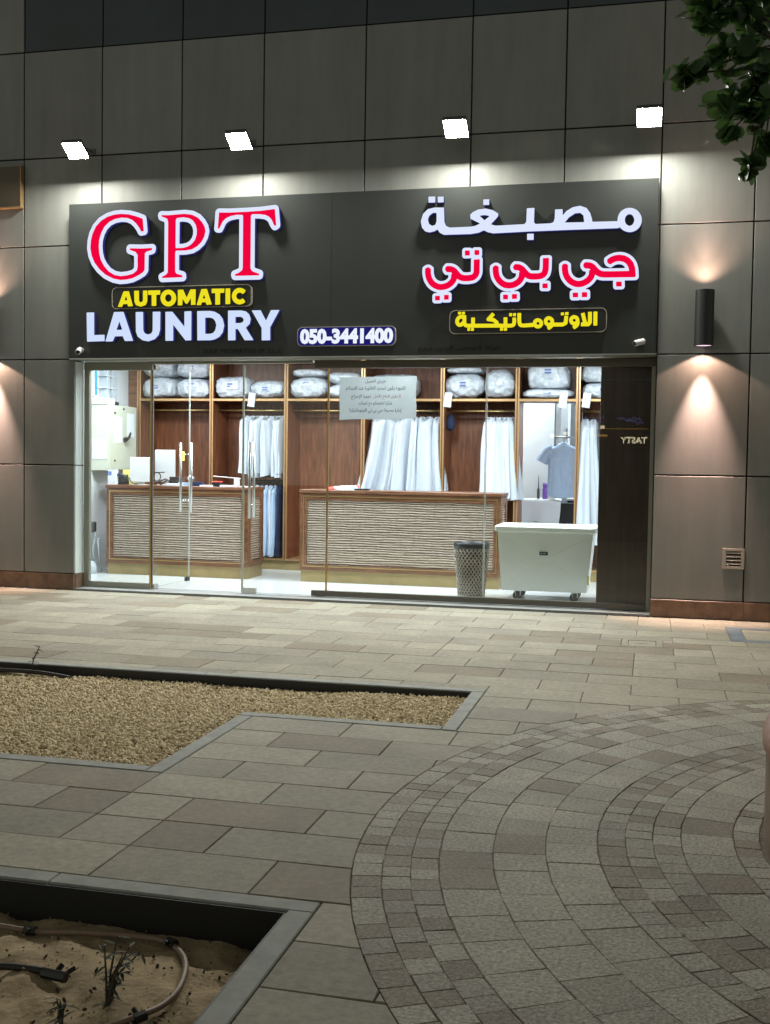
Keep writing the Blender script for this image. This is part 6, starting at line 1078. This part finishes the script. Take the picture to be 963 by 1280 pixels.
b.tube([tuple(m_) if False else (CX-.6, CY+.05, 3.05), (1.0, -6.75, 3.15), (.55, -6.74, 3.10), (.33, -6.72, 3.14), (.20, -6.72, 3.22)], [.03, .022, .013, .008, .004], 7)
b.tube([(.75, -6.75, 3.13), (.48, -6.72, 2.98), (.36, -6.71, 2.85), (.34, -6.7, 2.68)], [.012, .008, .006, .003], 6); b.tube([(.45, -6.74, 3.1), (.30, -6.72, 3.07), (.10, -6.72, 3.07)], [.007, .005, .003], 5)
b.tube([(CX, CY, 2.6), (1.7, -6.76, 2.95), (1.0, -6.75, 3.15)], [.045, .03, .02], 7)
for x, y, z, r in vis:                                 # twigs out to the leaf clumps
    q = Vector((.50 if z > 3.0 else .42, -6.73, 3.12 if z > 3.0 else 2.93)); e = Vector((x, y, z)); b.tube([q, q.lerp(e, .5)+Vector((0, .02, .035)), e+(e-q)*.12], [.0055, .004, .002], 5)
b.build('trunk', M['bark'], tr, smooth=True)
cl_list = [(x, y, z, r, int(7+r*310)) for x, y, z, r in vis]
while len(cl_list) < 150:
    a, e, q = rng.uniform(0, 6.28), rng.uniform(-.6, 1.4), rng.random()**.4
    x, y, z = CX+.15+1.75*q*math.cos(a)*math.cos(e), CY+1.75*q*math.sin(a)*math.cos(e), 3.95+1.35*q*math.sin(e)
    if x > .095*(y+11.33)+.30: cl_list.append((x, y, z, .22, 34))
V, Fq = [], []
for (x, y, z, r, n) in cl_list:
    for k in range(n):
        c = Vector((x+rng.gauss(0, r*.62), y+rng.gauss(0, r*.75), z+rng.gauss(0, r*.62)))
        nrm = Vector((rng.gauss(0, .55), rng.gauss(-.35, .5), rng.gauss(.5, .4))).normalized(); t = nrm.cross(Vector((rng.random(), rng.random(), -1))).normalized(); s = nrm.cross(t); R_ = rng.uniform(.026, .044) if r < .1 else rng.uniform(.03, .05)
        i0 = len(V); V.append(c-nrm*R_*.22)
        for q in range(8):
            a = 2*math.pi*q/8; rad = R_*(1.12 if q == 0 else .8 if q == 4 else 1); V.append(c+t*rad*math.cos(a)+s*rad*.92*math.sin(a)+nrm*R_*.10*math.cos(2*a))
        Fq += [(i0, i0+1+q, i0+1+(q+1) % 8) for q in range(8)]
V = [v-Vector((CX, CY, .38)) for v in V]
link('crown', big_mesh('crown', [tuple(v) for v in V], Fq, M['leaf'], False), M['leaf'], tr)
# ================================================================== THE STREET OPPOSITE (seen mirrored in the glass)
op = thing('opposite_shop', 'dark shop across the street, seen only mirrored in the glass', 'building', (-2, -41.5, -.45))
part('wall', M['conc'], op, (-14, 10, -42.5, -40.3, -.45, 6.5)); part('fascia', M['dark'], op, (-9, 6, -40.298, -40.2, 2.2, 3.9)); part('awning', M['conc'], op, (-9, 6, -40.19, -39.4, 3.92, 4.0))
put_text('neon_lettering', 'TASTY', E_['neon_y'], op, -1.50, -.30, 2.58, 2.88, -40.19, extrude=.02, offset=.03, flip=True)
part('neon_line', E_['neon_o'], op, (-5.5, -.3, -40.19, -40.17, 3.24, 3.26))
for x, z, w in ((-2.35, 2.93, .5),): part('neon_line', E_['neon_o'], op, (x-w/2, x+w/2, -40.19, -40.17, z-.05, z+.05))
for x, z in ((-4.62, 2.90), (-4.0, 3.02), (-2.33, 3.32)): part('bulb', E_['neon_y'], op, (x-.10, x+.10, -40.19, -40.1, z-.07, z+.07))
b = MB()
for x0, x1, z0 in ((-3.9, -2.2, 3.72), (-1.7, -.6, 3.70), (-3.0, -2.3, 3.58), (-1.2, -.5, 3.56)):
    n = int((x1-x0)/.05); b.tube([(x0+(x1-x0)*k/n, -40.17, z0+.07*math.sin(k*1.3)+.05*math.sin(k*.47)) for k in range(n+1)], .018, 5)
b.build('neon_script', E_['neon_b'], op)
print('objects', len(bpy.data.objects))
